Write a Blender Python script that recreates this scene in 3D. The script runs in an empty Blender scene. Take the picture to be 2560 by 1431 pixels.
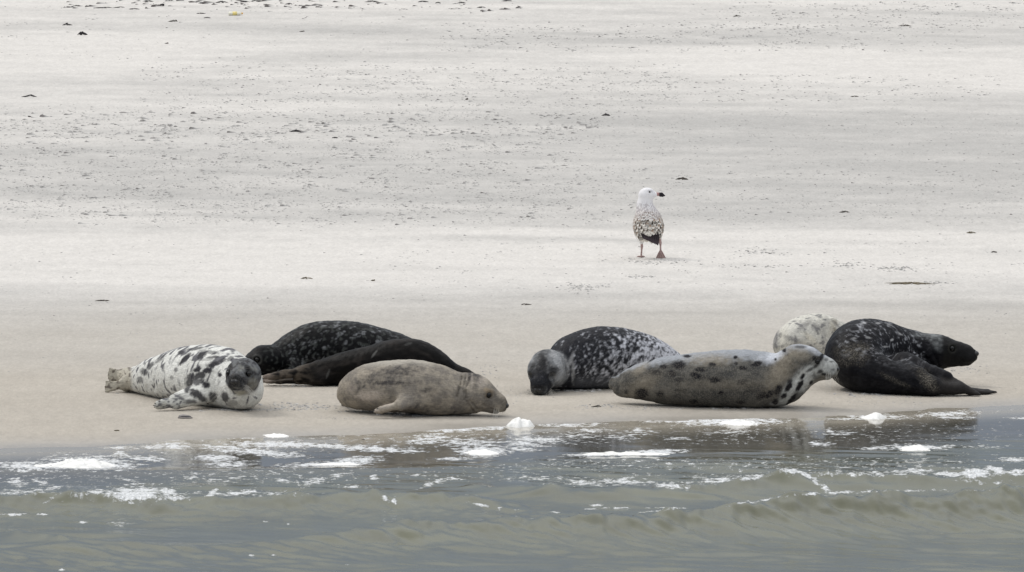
import bpy, math, random
import numpy as np
from mathutils import Vector
sc = bpy.context.scene
R = math.radians
# ------------------------------------------------------------------ camera
FP = 1280.0 / math.tan(R(2.3))            # focal length in photo pixels (2560 wide)
DIST, CAMH, DEP = 100.0, 9.45, R(4.889)
cam_d = bpy.data.cameras.new("camera"); cam = bpy.data.objects.new("camera", cam_d)
sc.collection.objects.link(cam); sc.camera = cam
cam.location = (0, -DIST, CAMH); cam.rotation_euler = (math.pi/2 - DEP, 0, 0)
cam_d.sensor_width = 36; cam_d.lens = 18.0 / math.tan(R(2.3))
cam_d.clip_start = 1.0; cam_d.clip_end = 6000
# ------------------------------------------------------------------ overcast daylight
SUN_EL, SUN_AZ = R(52), R(-62)            # azimuth measured from +Y towards +X
w = bpy.data.worlds.new("World"); sc.world = w; w.use_nodes = True
nt = w.node_tree; nt.nodes.clear()
def wn(t, **k):
    n = nt.nodes.new(t)
    for a, b in k.items(): setattr(n, a, b)
    return n
out = wn('ShaderNodeOutputWorld'); bg = wn('ShaderNodeBackground'); bg.inputs[1].default_value = 0.1
sky = wn('ShaderNodeTexSky', sky_type='NISHITA', sun_disc=False)
sky.sun_elevation = SUN_EL; sky.sun_rotation = SUN_AZ
sky.air_density = 1.5; sky.dust_density = 4.0
tc = wn('ShaderNodeTexCoord'); sep = wn('ShaderNodeSeparateXYZ')
nt.links.new(tc.outputs['Generated'], sep.inputs[0])
ramp = wn('ShaderNodeValToRGB')           # cloud deck: dark towards the horizon, bright overhead
e = ramp.color_ramp.elements
e[0].position = 0.0; e[0].color = (0.128, 0.160, 0.216, 1)
e[1].position = 1.0; e[1].color = (.98, .98, .99, 1)
for p_, c_ in ((0.14, (0.138, 0.167, 0.220, 1)), (0.35, (0.37, 0.39, 0.42, 1)), (0.65, (0.74, 0.75, 0.77, 1))):
    q = e.new(p_); q.color = c_
nt.links.new(sep.outputs[2], ramp.inputs[0])
cn = wn('ShaderNodeTexNoise'); cn.inputs['Scale'].default_value = 3.0; cn.inputs['Detail'].default_value = 4
cm = wn('ShaderNodeMapRange'); cm.inputs[1].default_value = .3; cm.inputs[2].default_value = .7
cm.inputs[3].default_value = 14.5; cm.inputs[4].default_value = 19.0
nt.links.new(tc.outputs['Generated'], cn.inputs['Vector']); nt.links.new(cn.outputs[0], cm.inputs[0])
mul = wn('ShaderNodeVectorMath', operation='SCALE')
nt.links.new(ramp.outputs[0], mul.inputs[0]); nt.links.new(cm.outputs[0], mul.inputs['Scale'])
mix = wn('ShaderNodeMixRGB'); mix.inputs[0].default_value = 0.9
nt.links.new(sky.outputs[0], mix.inputs[1]); nt.links.new(mul.outputs[0], mix.inputs[2])
nt.links.new(mix.outputs[0], bg.inputs[0]); nt.links.new(bg.outputs[0], out.inputs[0])
sl = bpy.data.lights.new("sun", 'SUN'); so = bpy.data.objects.new("sun", sl); sc.collection.objects.link(so)
sl.energy = 1.0; sl.angle = R(14); sl.color = (1.0, 0.965, 0.91)
sd = Vector((math.sin(SUN_AZ)*math.cos(SUN_EL), math.cos(SUN_AZ)*math.cos(SUN_EL), math.sin(SUN_EL)))
so.rotation_euler = sd.to_track_quat('Z', 'Y').to_euler()
sc.view_settings.view_transform = 'Standard'; sc.view_settings.look = 'None'
sc.view_settings.gamma = 1; sc.view_settings.exposure = 0.0
sc.cycles.max_bounces = 6; sc.cycles.use_denoising = True

# ------------------------------------------------------------------ measuring helpers
CT, ST = math.cos(DEP), math.sin(DEP)
def ray(px, py):
    u = (np.asarray(px, float) - 1280) / FP; v = (715.5 - np.asarray(py, float)) / FP
    return u, CT + v*ST, -ST + v*CT           # world direction x, y, z
def at(px, py, Y):                            # the point in the plane y = Y
    u, dy, dz = ray(px, py); t = (Y + DIST) / dy
    return np.array([u*t, Y + 0*t, CAMH + dz*t])
def proj(x, y, z):
    dx, dy, dz = x, y + DIST, z - CAMH
    f = dy*CT - dz*ST; up = dy*ST + dz*CT
    return 1280 + FP*dx/f, 715.5 - FP*up/f
def pxm(Y): return FP / ((Y + DIST) / CT)     # pixels per metre there (about)

# ------------------------------------------------------------------ numpy noise
rng = np.random.default_rng(7)
_perm = rng.permutation(256); _perm = np.concatenate([_perm]*3)
_g = rng.normal(size=(256, 3)); _g /= np.linalg.norm(_g, axis=1)[:, None]
def noise(x, y, z):
    x, y, z = np.broadcast_arrays(np.asarray(x, float), np.asarray(y, float), np.asarray(z, float))
    xi, yi, zi = np.floor(x).astype(int), np.floor(y).astype(int), np.floor(z).astype(int)
    xf, yf, zf = x-xi, y-yi, z-zi
    u, v, q = (t*t*t*(t*(t*6-15)+10) for t in (xf, yf, zf))
    def g(i, j, k):
        h = _perm[(_perm[(_perm[(xi+i) & 255] + yi + j) & 255] + zi + k) & 255]
        G = _g[h]
        return G[..., 0]*(xf-i) + G[..., 1]*(yf-j) + G[..., 2]*(zf-k)
    L = lambda a, b, t: a + (b-a)*t
    return L(L(L(g(0,0,0), g(1,0,0), u), L(g(0,1,0), g(1,1,0), u), v),
             L(L(g(0,0,1), g(1,0,1), u), L(g(0,1,1), g(1,1,1), u), v), q) * 1.5
def fbm(x, y, z, o=3, r=0.5):
    s = 0; a = 1.0; t = 0
    for i in range(o):
        s = s + a*noise(x*2**i + 17.3*i, y*2**i + 5.1*i, z*2**i + 9.7*i); t += a; a *= r
    return s / t
def ss(a, b, x):
    t = np.clip((x-a)/(b-a), 0, 1); return t*t*(3-2*t)

# ------------------------------------------------------------------ the lie of the land
SHX = np.array([-6000, -600, 0, 250, 450, 700, 950, 1200, 1450, 1700, 1950, 2150, 2330, 2560, 3200, 9000])
SHP = np.array([1190, 1152, 1133, 1126, 1112, 1104, 1096, 1080, 1068, 1062, 1057, 1050, 1033, 1024, 1010, 990])
_shx = np.array([]); _shy = np.array([])
for a_, b_ in zip(SHX, SHP):
    u, dy, dz = ray(a_, b_); t = -CAMH/dz
    _shx = np.append(_shx, u*t); _shy = np.append(_shy, dy*t - DIST)
def shore(x): return np.interp(x, _shx, _shy)
def ground(x, y):
    d = y - shore(x)
    z = np.where(d > 0, 0.13*(1-np.exp(-np.maximum(d, 0)/10.0)), 0.035*d)
    z = np.maximum(z, -1.5)
    return z + 0.004*noise(x*0.7, y*0.35, 3.3)*ss(1, 4, d) + .007*fbm(x*1.9, y*1.6, 6.1, 3)*ss(.4, 1.3, d)*ss(6, 3.5, d)
def gp(px, py):                               # the ground under a pixel
    u, dy, dz = ray(px, py); t = -CAMH/dz
    for _ in range(12):
        t = (ground(u*t, dy*t - DIST) - CAMH)/dz
    return np.array([u*t, dy*t - DIST, CAMH + dz*t])

# ------------------------------------------------------------------ object helpers
def tag(o, label=None, cat=None, group=None, kind=None):
    for k, v in (('label', label), ('category', cat), ('group', group), ('kind', kind)):
        if v: o[k] = v
    return o
def mesh_np(name, V, F, mat=None, parent=None, smooth=True, attrs=None):
    me = bpy.data.meshes.new(name); V = np.asarray(V, np.float32)
    me.vertices.add(len(V)); me.vertices.foreach_set('co', V.ravel())
    F = np.asarray(F, np.int32); n, k = F.shape; keepm = np.ones((n, k), bool)
    if k == 4: keepm[:, 3] = F[:, 3] != F[:, 2]
    tot = keepm.sum(1).astype(np.int32); me.loops.add(int(tot.sum())); me.loops.foreach_set('vertex_index', F[keepm])
    me.polygons.add(n); me.polygons.foreach_set('loop_start', np.concatenate([[0], np.cumsum(tot)[:-1]]).astype(np.int32))
    me.polygons.foreach_set('loop_total', tot)
    me.polygons.foreach_set('use_smooth', np.full(n, smooth))
    me.update(calc_edges=True)
    for an, av in (attrs or {}).items():
        av = np.asarray(av, np.float32)
        if av.ndim == 1:
            a = me.attributes.new(an, 'FLOAT', 'POINT'); a.data.foreach_set('value', av)
        else:
            a = me.attributes.new(an, 'FLOAT_VECTOR', 'POINT'); a.data.foreach_set('vector', av.ravel())
    me.validate()
    o = bpy.data.objects.new(name, me); sc.collection.objects.link(o)
    if mat: me.materials.append(mat)
    if parent: o.parent = parent
    return o
def rebase(o, loc):                           # move the origin to the thing's base
    loc = Vector([float(v) for v in loc]); me = o.data
    co = np.empty(len(me.vertices)*3, np.float32); me.vertices.foreach_get('co', co)
    co = co.reshape(-1, 3) - np.array(loc, np.float32)
    me.vertices.foreach_set('co', co.ravel()); me.update(); o.location = loc
def child(name, V, F, mat, parent, smooth=True, attrs=None):
    o = mesh_np(name, np.asarray(V) - np.array(parent.location), F, mat, None, smooth, attrs)
    o.parent = parent; return o
def merge(parts):
    V = []; F = []; n = 0
    for v, f in parts:
        V.append(np.asarray(v)); F.append(np.asarray(f)+n); n += len(v)
    return np.concatenate(V), np.concatenate(F)
def uvsphere(c, r, axes=None, nu=16, nv=10):
    th = np.linspace(0, 2*np.pi, nu, endpoint=False); ph = np.linspace(0.001, np.pi-0.001, nv)
    T, P = np.meshgrid(th, ph); r = np.broadcast_to(np.asarray(r, float), (3,))
    L = np.stack([np.cos(T)*np.sin(P)*r[0], np.sin(T)*np.sin(P)*r[1], np.cos(P)*r[2]], -1).reshape(-1, 3)
    if axes is not None: L = L @ np.asarray(axes)
    F = [(i*nu+j, (i+1)*nu+j, (i+1)*nu+(j+1) % nu, i*nu+(j+1) % nu) for i in range(nv-1) for j in range(nu)]
    return L + np.asarray(c), np.array(F)
def tube(P, rad, n=6):
    P = np.asarray(P, float); rad = np.broadcast_to(np.asarray(rad, float), (len(P),))
    T = np.gradient(P, axis=0); T /= np.linalg.norm(T, axis=1)[:, None]+1e-9
    V = []
    for p, t, r in zip(P, T, rad):
        a = np.cross(t, (0.13, 0.2, 0.97)) if abs(t[2]) < .95 else np.cross(t, (1, 0, 0))
        a /= np.linalg.norm(a); b = np.cross(t, a)
        for k in range(n):
            q = 2*np.pi*k/n; V.append(p + r*(a*np.cos(q) + b*np.sin(q)))
    F = [(i*n+k, i*n+(k+1) % n, (i+1)*n+(k+1) % n, (i+1)*n+k) for i in range(len(P)-1) for k in range(n)]
    V.append(P[0]); V.append(P[-1]); m = len(V)
    F += [(m-2, (k+1) % n, k, k) for k in range(n)]
    F += [(m-1, (len(P)-1)*n+k, (len(P)-1)*n+(k+1) % n, (len(P)-1)*n+(k+1) % n) for k in range(n)]
    return np.array(V), np.array(F)
def link_tri(o):                              # drop doubled corners made by quads standing in for triangles
    o.data.validate(); return o

# ------------------------------------------------------------------ materials
class Mat:
    def __init__(s, name):
        s.m = bpy.data.materials.new(name); s.m.use_nodes = True; s.t = s.m.node_tree
        s.b = s.t.nodes['Principled BSDF']
    def n(s, t, **k):
        x = s.t.nodes.new(t)
        for a, b in k.items():
            if a.startswith('i_'): x.inputs[int(a[2:]) if a[2:].isdigit() else a[2:]].default_value = b
            else: setattr(x, a, b)
        return x
    def l(s, a, b): s.t.links.new(a, b)
    def attr(s, name): return s.n('ShaderNodeAttribute', attribute_name=name)
    def noise(s, vec, scale, detail=3, rough=.5):
        x = s.n('ShaderNodeTexNoise'); x.inputs['Scale'].default_value = scale
        x.inputs['Detail'].default_value = detail; x.inputs['Roughness'].default_value = rough
        s.l(vec, x.inputs['Vector']); return x.outputs[0]
    def rng(s, v, a, b, c, d, smooth=False):
        x = s.n('ShaderNodeMapRange'); s.l(v, x.inputs[0])
        if smooth: x.interpolation_type = 'SMOOTHSTEP'
        for i, q in enumerate((a, b, c, d)): x.inputs[i+1].default_value = q
        return x.outputs[0]
    def math(s, op, a, b=0.5):
        x = s.n('ShaderNodeMath', operation=op)
        for i, q in enumerate((a, b)):
            if hasattr(q, 'links'): s.l(q, x.inputs[i])
            else: x.inputs[i].default_value = q
        return x.outputs[0]
    def mixc(s, f, a, b, mode='MIX'):
        x = s.n('ShaderNodeMixRGB', blend_type=mode)
        for i, q in enumerate((f, a, b)):
            if hasattr(q, 'links'): s.l(q, x.inputs[i])
            elif i == 0: x.inputs[0].default_value = q
            else: x.inputs[i].default_value = (*q, 1)
        return x.outputs[0]
    def scale(s, vec, v):
        x = s.n('ShaderNodeMapping'); s.l(vec, x.inputs[0]); x.inputs['Scale'].default_value = v; return x.outputs[0]
    def bump(s, h, dist, strength=1.0):
        x = s.n('ShaderNodeBump'); x.inputs['Distance'].default_value = dist; x.inputs['Strength'].default_value = strength
        s.l(h, x.inputs['Height']); s.l(x.outputs[0], s.b.inputs['Normal']); return x
    def obj(s): return s.n('ShaderNodeTexCoord').outputs['Object']
def simple(name, col, rough=.6, nscale=None, namp=.25, spec=.5, bump=None):
    M = Mat(name); M.b.inputs['Roughness'].default_value = rough; M.b.inputs['Specular IOR Level'].default_value = spec
    M.b.inputs['Base Color'].default_value = (*col, 1)
    if nscale:
        v = M.noise(M.obj(), nscale, 4, .6)
        c = M.mixc(M.rng(v, .3, .7, 0, 1), tuple(q*(1-namp) for q in col), tuple(q*(1+namp) for q in col))
        M.l(c, M.b.inputs['Base Color'])
        if bump: M.bump(v, bump)
    return M.m
def sand_mat():
    M = Mat('sand'); o = M.obj()
    col = M.attr('tint').outputs['Vector']
    st = M.noise(M.scale(o, (.35, 1.1, 1)), 1.6, 5, .62)          # wind streaks
    gr = M.noise(M.scale(o, (1, .25, 1)), 42, 3, .7)              # grain and scuffs
    gr2 = M.noise(M.scale(o, (1, .3, 1)), 11, 4, .65)
    k = M.math('MULTIPLY', M.rng(st, .3, .7, .965, 1.035), M.rng(gr, .25, .75, .90, 1.10))
    k = M.math('MULTIPLY', k, M.rng(gr2, .28, .72, .94, 1.06))
    v = M.n('ShaderNodeVectorMath', operation='SCALE'); M.l(col, v.inputs[0]); M.l(k, v.inputs['Scale'])
    M.l(v.outputs[0], M.b.inputs['Base Color'])
    wet = M.attr('wet').outputs['Fac']
    M.l(M.rng(wet, 0, 1, .95, .22), M.b.inputs['Roughness'])
    M.l(M.rng(wet, 0, 1, .05, .5), M.b.inputs['Specular IOR Level'])
    h = M.math('ADD', M.noise(M.scale(o, (1, .5, 1)), 30, 4, .7), M.math('MULTIPLY', M.noise(M.scale(o, (.5, 1, 1)), 5, 4, .6), 2.0))
    b = M.bump(h, .009); M.l(M.rng(wet, 0, 1, 1, .12), b.inputs['Strength'])
    return M.m
def fur_mat():
    M = Mat('seal_fur'); o = M.obj()
    col = M.attr('tint').outputs['Vector']; dust = M.attr('dust').outputs['Fac']; wet = M.attr('wet').outputs['Fac']
    cv = M.attr('coat').outputs['Vector']
    f = M.noise(M.scale(cv, (22, 90, 1)), 1.0, 4, .7)
    g = M.noise(o, 60, 3, .6)
    k = M.math('MULTIPLY', M.rng(f, .3, .7, .74, 1.26), M.rng(g, .3, .7, .85, 1.15))
    v = M.n('ShaderNodeVectorMath', operation='SCALE'); M.l(col, v.inputs[0]); M.l(k, v.inputs['Scale'])
    sp = M.noise(o, 95, 4, .75)
    m = M.math('MULTIPLY', M.rng(sp, .47, .60, 0, 1, True), dust)
    c = M.mixc(m, v.outputs[0], (.34, .31, .255))
    M.l(c, M.b.inputs['Base Color'])
    M.l(M.rng(wet, 0, 1, .62, .33), M.b.inputs['Roughness'])
    M.l(M.rng(wet, 0, 1, .02, .10), M.b.inputs['Specular IOR Level'])
    M.bump(M.math('ADD', f, g), .0016)
    return M.m
def plumage_mat():
    M = Mat('gull_plumage'); o = M.obj()
    M.l(M.attr('tint').outputs['Vector'], M.b.inputs['Base Color'])
    M.b.inputs['Roughness'].default_value = .8; M.b.inputs['Specular IOR Level'].default_value = .15
    M.bump(M.noise(o, 220, 3), .001)
    return M.m
def water_mat():
    M = Mat('sea_water'); o = M.obj(); b = M.b
    foam = M.attr('foam').outputs['Fac']; body = M.attr('tint').outputs['Vector']; calm = M.attr('calm').outputs['Fac']
    n1 = M.noise(M.scale(o, (1, .55, 0)), 15, 5, .6)
    n2 = M.noise(M.scale(o, (1, .5, 0)), 38, 3, .6)
    nn = M.math('ADD', M.math('MULTIPLY', n1, .68), M.math('MULTIPLY', n2, .32)); nn = M.rng(nn, 0, 1, -.5, 1.5)
    s = M.math('SUBTRACT', M.math('ADD', foam, nn), 1.0)          # foam where density + noise > 1
    f = M.rng(s, -.05, .26, 0, 1, True)
    tex = M.noise(M.scale(o, (1, .4, 0)), 70, 3)
    fc = M.mixc(M.rng(tex, .35, .65, 0, 1), (.55, .57, .59), (.84, .85, .85)); f = M.math('MULTIPLY', f, M.rng(M.noise(M.scale(o, (1, .6, 0)), 55, 3, .7), .34, .54, .5, 1))
    c = M.mixc(f, body, fc)
    M.l(c, b.inputs['Base Color']); M.l(M.rng(f, 0, 1, .03, .75), b.inputs['Roughness'])
    b.inputs['IOR'].default_value = 1.33; M.l(M.rng(f, 0, 1, .5, .1), b.inputs['Specular IOR Level'])
    r1 = M.noise(M.scale(o, (1, 1.6, 0)), 9, 4, .6); r2 = M.noise(M.scale(o, (1, 1.5, 0)), 26, 3, .55)
    h = M.math('ADD', r1, M.math('MULTIPLY', r2, .35))
    h = M.math('MULTIPLY', h, M.rng(calm, 0, 1, .0017, .0007))
    h = M.math('ADD', h, M.math('MULTIPLY', f, .006))
    M.bump(h, 1.0)
    return M.m
M_SAND, M_FUR, M_PLUME, M_WATER = sand_mat(), fur_mat(), plumage_mat(), water_mat()
M_EYE = simple('wet_black_eye', (.004, .004, .004), .12, spec=.3)
M_NOSE = simple('wet_nose_skin', (.018, .017, .017), .3, 60, .3)
M_CLAW = simple('dark_horn', (.05, .045, .04), .45, 60, .3)
M_WHISK = simple('whisker', (.55, .53, .48), .5)
M_MOUTH = simple('mouth_skin', (.02, .016, .015), .5)
M_WEED = simple('dry_seaweed', (.018, .014, .016), .7, 30, .5)
M_CLOD = simple('sandy_weed', (.085, .075, .062), .9, 30, .5)
M_WEED2 = simple('brown_seaweed', (.13, .105, .06), .7, 30, .5)
M_SHELL = Mat('striped_shell')
_o = M_SHELL.obj(); _w = M_SHELL.n('ShaderNodeTexWave'); _w.inputs['Scale'].default_value = 18; _w.bands_direction = 'Z'
_w.inputs['Distortion'].default_value = 2; M_SHELL.l(_o, _w.inputs[0])
M_SHELL.l(M_SHELL.mixc(M_SHELL.rng(_w.outputs[1], .55, .8, 0, 1), (.03, .026, .03), (.28, .25, .23)), M_SHELL.b.inputs['Base Color'])
M_SHELL.b.inputs['Roughness'].default_value = .35; M_SHELL = M_SHELL.m
M_FOAM = Mat('sea_foam'); _o = M_FOAM.obj(); _n = M_FOAM.noise(_o, 45, 4, .7)
M_FOAM.l(M_FOAM.mixc(M_FOAM.rng(_n, .35, .65, 0, 1), (.80, .795, .76), (.90, .895, .87)), M_FOAM.b.inputs['Base Color'])
M_FOAM.b.inputs['Roughness'].default_value = .8; M_FOAM.bump(_n, .004); M_FOAM = M_FOAM.m
M_BITS = Mat('sand_crumbs'); M_BITS.l(M_BITS.attr('tint').outputs['Vector'], M_BITS.b.inputs['Base Color'])
M_BITS.b.inputs['Roughness'].default_value = .95; M_BITS.b.inputs['Specular IOR Level'].default_value = .05; M_BITS = M_BITS.m

# ------------------------------------------------------------------ beach
def axis(lo, hi, fine, far_lo, far_hi, g=1.18):
    a = list(np.arange(lo, hi, fine)); s = fine; x = a[-1]
    while x < far_hi: s *= g; x += s; a.append(x)
    s = fine; x = lo; pre = []
    while x > far_lo: s *= g; x -= s; pre.append(x)
    return np.array(pre[::-1] + a)
def gridmesh(xs, ys, zf):
    X, Y = np.meshgrid(xs, ys); Z = zf(X, Y); nx, ny = len(xs), len(ys)
    V = np.stack([X, Y, Z], -1).reshape(-1, 3)
    i = np.arange(ny-1)[:, None]*nx + np.arange(nx-1)[None]
    F = np.stack([i, i+1, i+nx+1, i+nx], -1).reshape(-1, 4)
    return V, F
DRY = np.array([.605, .582, .548]); GREY = np.array([.425, .414, .394]); DAMP = np.array([.415, .389, .348]); WETC = np.array([.33, .303, .262])
def band(px, py, pts, hw, soft, amt, x0=-1e5, x1=1e5, xs=250):
    P = np.array(pts, float); c = np.interp(px, P[:, 0], P[:, 1])
    d = np.abs(py-c)/hw
    return amt*(1-ss(1-soft, 1+soft, d))*ss(x0-xs, x0+xs, px)*(1-ss(x1-xs, x1+xs, px))
def dryness(px, py, x, y):
    """0 = grey, hard damp-looking sand, 1 = pale dry sand"""
    wob = 10*fbm(x*.25, y*.12, 1.0, 3) + 5*fbm(x*1.3, y*.3, 8.0, 3)
    q = py + wob
    base = np.interp(q, [-60, 0, 60, 130, 200, 280, 330, 420, 540, 560, 590, 620, 690, 725, 760, 1100],
                        [.85, .85, .62, .75, .72, .60, .45, .30, .30, .48, .78, .92, .92, .62, .22, .1])
    b = base
    b = b + band(px, q, [(0, 130), (700, 135), (1300, 150), (2560, 150)], 45, .4, .35, -1e5, 500, 300)
    b = b + band(px, q, [(1200, 130), (1700, 150), (2560, 190)], 36, .35, .45, 1650, 1e5, 250)
    b = b - band(px, q, [(0, 60), (1280, 90), (2560, 110)], 12, .8, .35, 500, 1e5, 400)
    b = b - band(px, q, [(0, 20), (1280, 22), (2560, 40)], 14, .6, .3, 1500, 1e5, 300)
    b = b - band(px, q, [(0, 200), (1280, 108), (2560, 60)], 22, .8, .25, 500, 1700, 400)
    b = b - band(px, q, [(0, 300), (1280, 300), (2560, 330)], 60, .9, .35, 1300, 1e5, 500)
    b = b - band(px, q, [(0, 420), (2560, 420)], 120, .8, .2, 1500, 1e5, 500)
    b = b + band(px, q, [(0, 520), (400, 540), (1000, 590)], 30, .9, .3, -1e5, 500, 300)
    b = b + band(px, q, [(0, 640), (1280, 655), (2560, 640)], 50, .8, .15)
    b = b + band(px, q, [(1100, 575), (2560, 600)], 10, .8, .3, 1100, 1e5, 300)
    b = b - band(px, q, [(900, 598), (1500, 600), (2000, 622)], 9, .8, .3, 900, 1900, 300)
    b = b + band(px, q, [(0, 765), (900, 768), (2560, 740)], 7, .9, .25, 300, 2300, 300)
    # thin streaks drawn out along the beach by the wind
    s1 = fbm(x*.38 + y*.05, y*1.0 + x*.16, 4.0, 4, .6); s2 = fbm(x*.14, y*.5 + x*.05, 14.0, 3)
    b = b + (.55*s1 + .45*s2 + .35*fbm(x*1.7, y*1.5, 40., 3))*ss(900, 700, py)
    b = b + .35*fbm(x*.5, y*1.1, 22.0, 3)*ss(700, 820, py)*ss(1110, 1000, py)
    return np.clip(b, 0, 1)
sx_ = axis(-5.2, 5.2, .05, -1500, 1500); sy_ = np.concatenate([axis(-14, 8, .06, -300, 8)[:-1], axis(8, 60, .13, 8, 3500)])
sy_ = np.unique(np.round(sy_, 4)); sy_ = sy_[np.concatenate([[True], np.diff(sy_) > .01])]
V, F = gridmesh(sx_, sy_, ground)
px_, py_ = proj(V[:, 0], V[:, 1], V[:, 2])
front = V[:, 1] > -60
px_ = np.where(front, px_, 0); py_ = np.where(front, py_, 3000)
px_ = np.clip(px_, -4000, 7000); py_ = np.clip(py_, -400, 3000)
dr = dryness(px_, py_, V[:, 0], V[:, 1])
d = V[:, 1] - shore(V[:, 0])
col = GREY + (DRY-GREY)*dr[:, None]
nearm = ss(700, 860, py_)[:, None]; col = col*(1-nearm) + (DAMP + .09*dr[:, None]*np.array([1, .98, .93]))*nearm
wet = ss(1.5, .1, d + .4*fbm(V[:, 0]*1.2, V[:, 1]*1.2, 2, 3)); wc = wet[:, None]
col = col*(1-wc) + WETC*wc
# the seals' trampled, browner sand
col = col*(1 - .05*(ss(880, 960, py_)*(1-wet))[:, None]*np.array([.4, .8, 1.4]))
beach = mesh_np('beach_sand', V, F, M_SAND, attrs={'tint': col, 'wet': wet*.9})
tag(beach, kind='structure')

# ------------------------------------------------------------------ sea
def crest(pts, hts=None):
    X = []; Y = []
    for a, b in pts:
        hz = .05 if hts is None else np.interp(a, [q[0] for q in hts], [q[1] for q in hts])
        u, dy, dz = ray(a, b); t = (hz-CAMH)/dz; X.append(u*t); Y.append(dy*t-DIST)
    return np.array(X), np.array(Y)
CR = [  # crest line in view, height along it, width landward, width seaward
 ([(-400, 1385), (500, 1362), (760, 1345), (900, 1322), (1060, 1300), (1280, 1290), (1500, 1284), (1700, 1270), (1880, 1252), (2000, 1243), (2250, 1230), (2560, 1224), (3200, 1224)],
  [(-400, .0), (600, .03), (900, .09), (1280, .145), (1700, .18), (2200, .21), (3200, .20)], .24, .66),
 ([(-500, 1232), (0, 1238), (200, 1232), (380, 1240), (600, 1240), (900, 1232), (1150, 1236), (1300, 1262), (1500, 1290)],
  [(-500, .12), (0, .12), (500, .10), (1000, .11), (1200, .08), (1330, 0)], .22, .46),
 ([(1150, 1222), (1330, 1216), (1500, 1220), (1750, 1207), (1950, 1182), (2100, 1184), (2300, 1190), (2560, 1184), (3200, 1184)],
  [(1150, 0), (1350, .07), (1750, .09), (1960, .115), (2150, .10), (3200, .10)], .22, .36),
 ([(-500, 1168), (0, 1170), (500, 1176), (900, 1170), (1300, 1165)],
  [(-500, .03), (0, .03), (900, .02), (1300, 0)], .25, .35),
 ([(0, 1335), (180, 1344), (300, 1352), (480, 1375)], [(0, 0), (60, .04), (180, .07), (320, .04), (480, 0)], .25, .4),
]
CRW = [(crest(c, h), (crest([(p, 1250) for p, _ in h])[0], np.array([q for _, q in h])), wf, wb) for c, h, wf, wb in CR]
def calmness(x, y):
    d = shore(x) - y
    return 1-ss(1.7, 3.4, d + .5*fbm(x*.6, y*.6, 3, 2))
def water_z(x, y):
    z = np.zeros(np.broadcast(x, y).shape)
    for (cx, cy), (hx, hh), wf, wb in CRW:
        yc = np.interp(x, cx, cy) + .10*noise(x*1.3, cx[0], 0) + .04*noise(x*4, cx[0], 5)
        a = np.interp(x, hx, hh)*(1+.25*noise(x*1.7, 3, cy[0])+.22*noise(x*5.5, y*1.2, cy[0])+.12*noise(x*13, y*3, cy[0]))
        dd = y - yc
        z = z + a*np.where(dd > 0, np.exp(-(dd/wf)**2), .72*np.exp(-np.abs(dd/(wb*.62))**1.5)+.28*np.exp(-np.abs(dd/(wb*1.7))**2))
    cl = 1-calmness(x, y)
    n = .010*fbm(x*.45+y*.4, y*.8, 1.5, 2) + .0016*noise(x*6+y*3., y*7, 7.)
    tr = ss(-.05, .45, noise(x*.9+y*.9, y*1.5, 31.))                 # cat's-paws: short steep wavelets in patches
    n = n + .036*tr*noise(x*2.4+y*1.2, y*3.4, 4.) + .004*noise(x*2.0+y*1.6, y*3.6, 24.)
    dB = np.interp(x, *CRW[0][0]) - y                                # drawn-out wrinkles on the back of the big wave
    n = n + ss(-.1, .25, dB)*ss(1.9, .5, dB)*(.016*noise(x*5.0+y*4.2, y*1.1, 12.)+.014*noise(x*9.0+y*6.2, y*3.1, 17.)+.004*noise(x*24+y*9, y*8, 27.))
    dA = np.interp(x, *CRW[1][0]) - y
    n = n + ss(-.5, .2, dA)*ss(1.3, .5, dA)*(.010*noise(x*4.0+y*2.2, y*3.1, 12.)+.009*noise(x*9.0-y*2.2, y*6.1, 17.)+.004*noise(x*24+y*9, y*8, 27.))
    return z + n*cl + .0015*noise(x*3, y*3, 1.)
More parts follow.
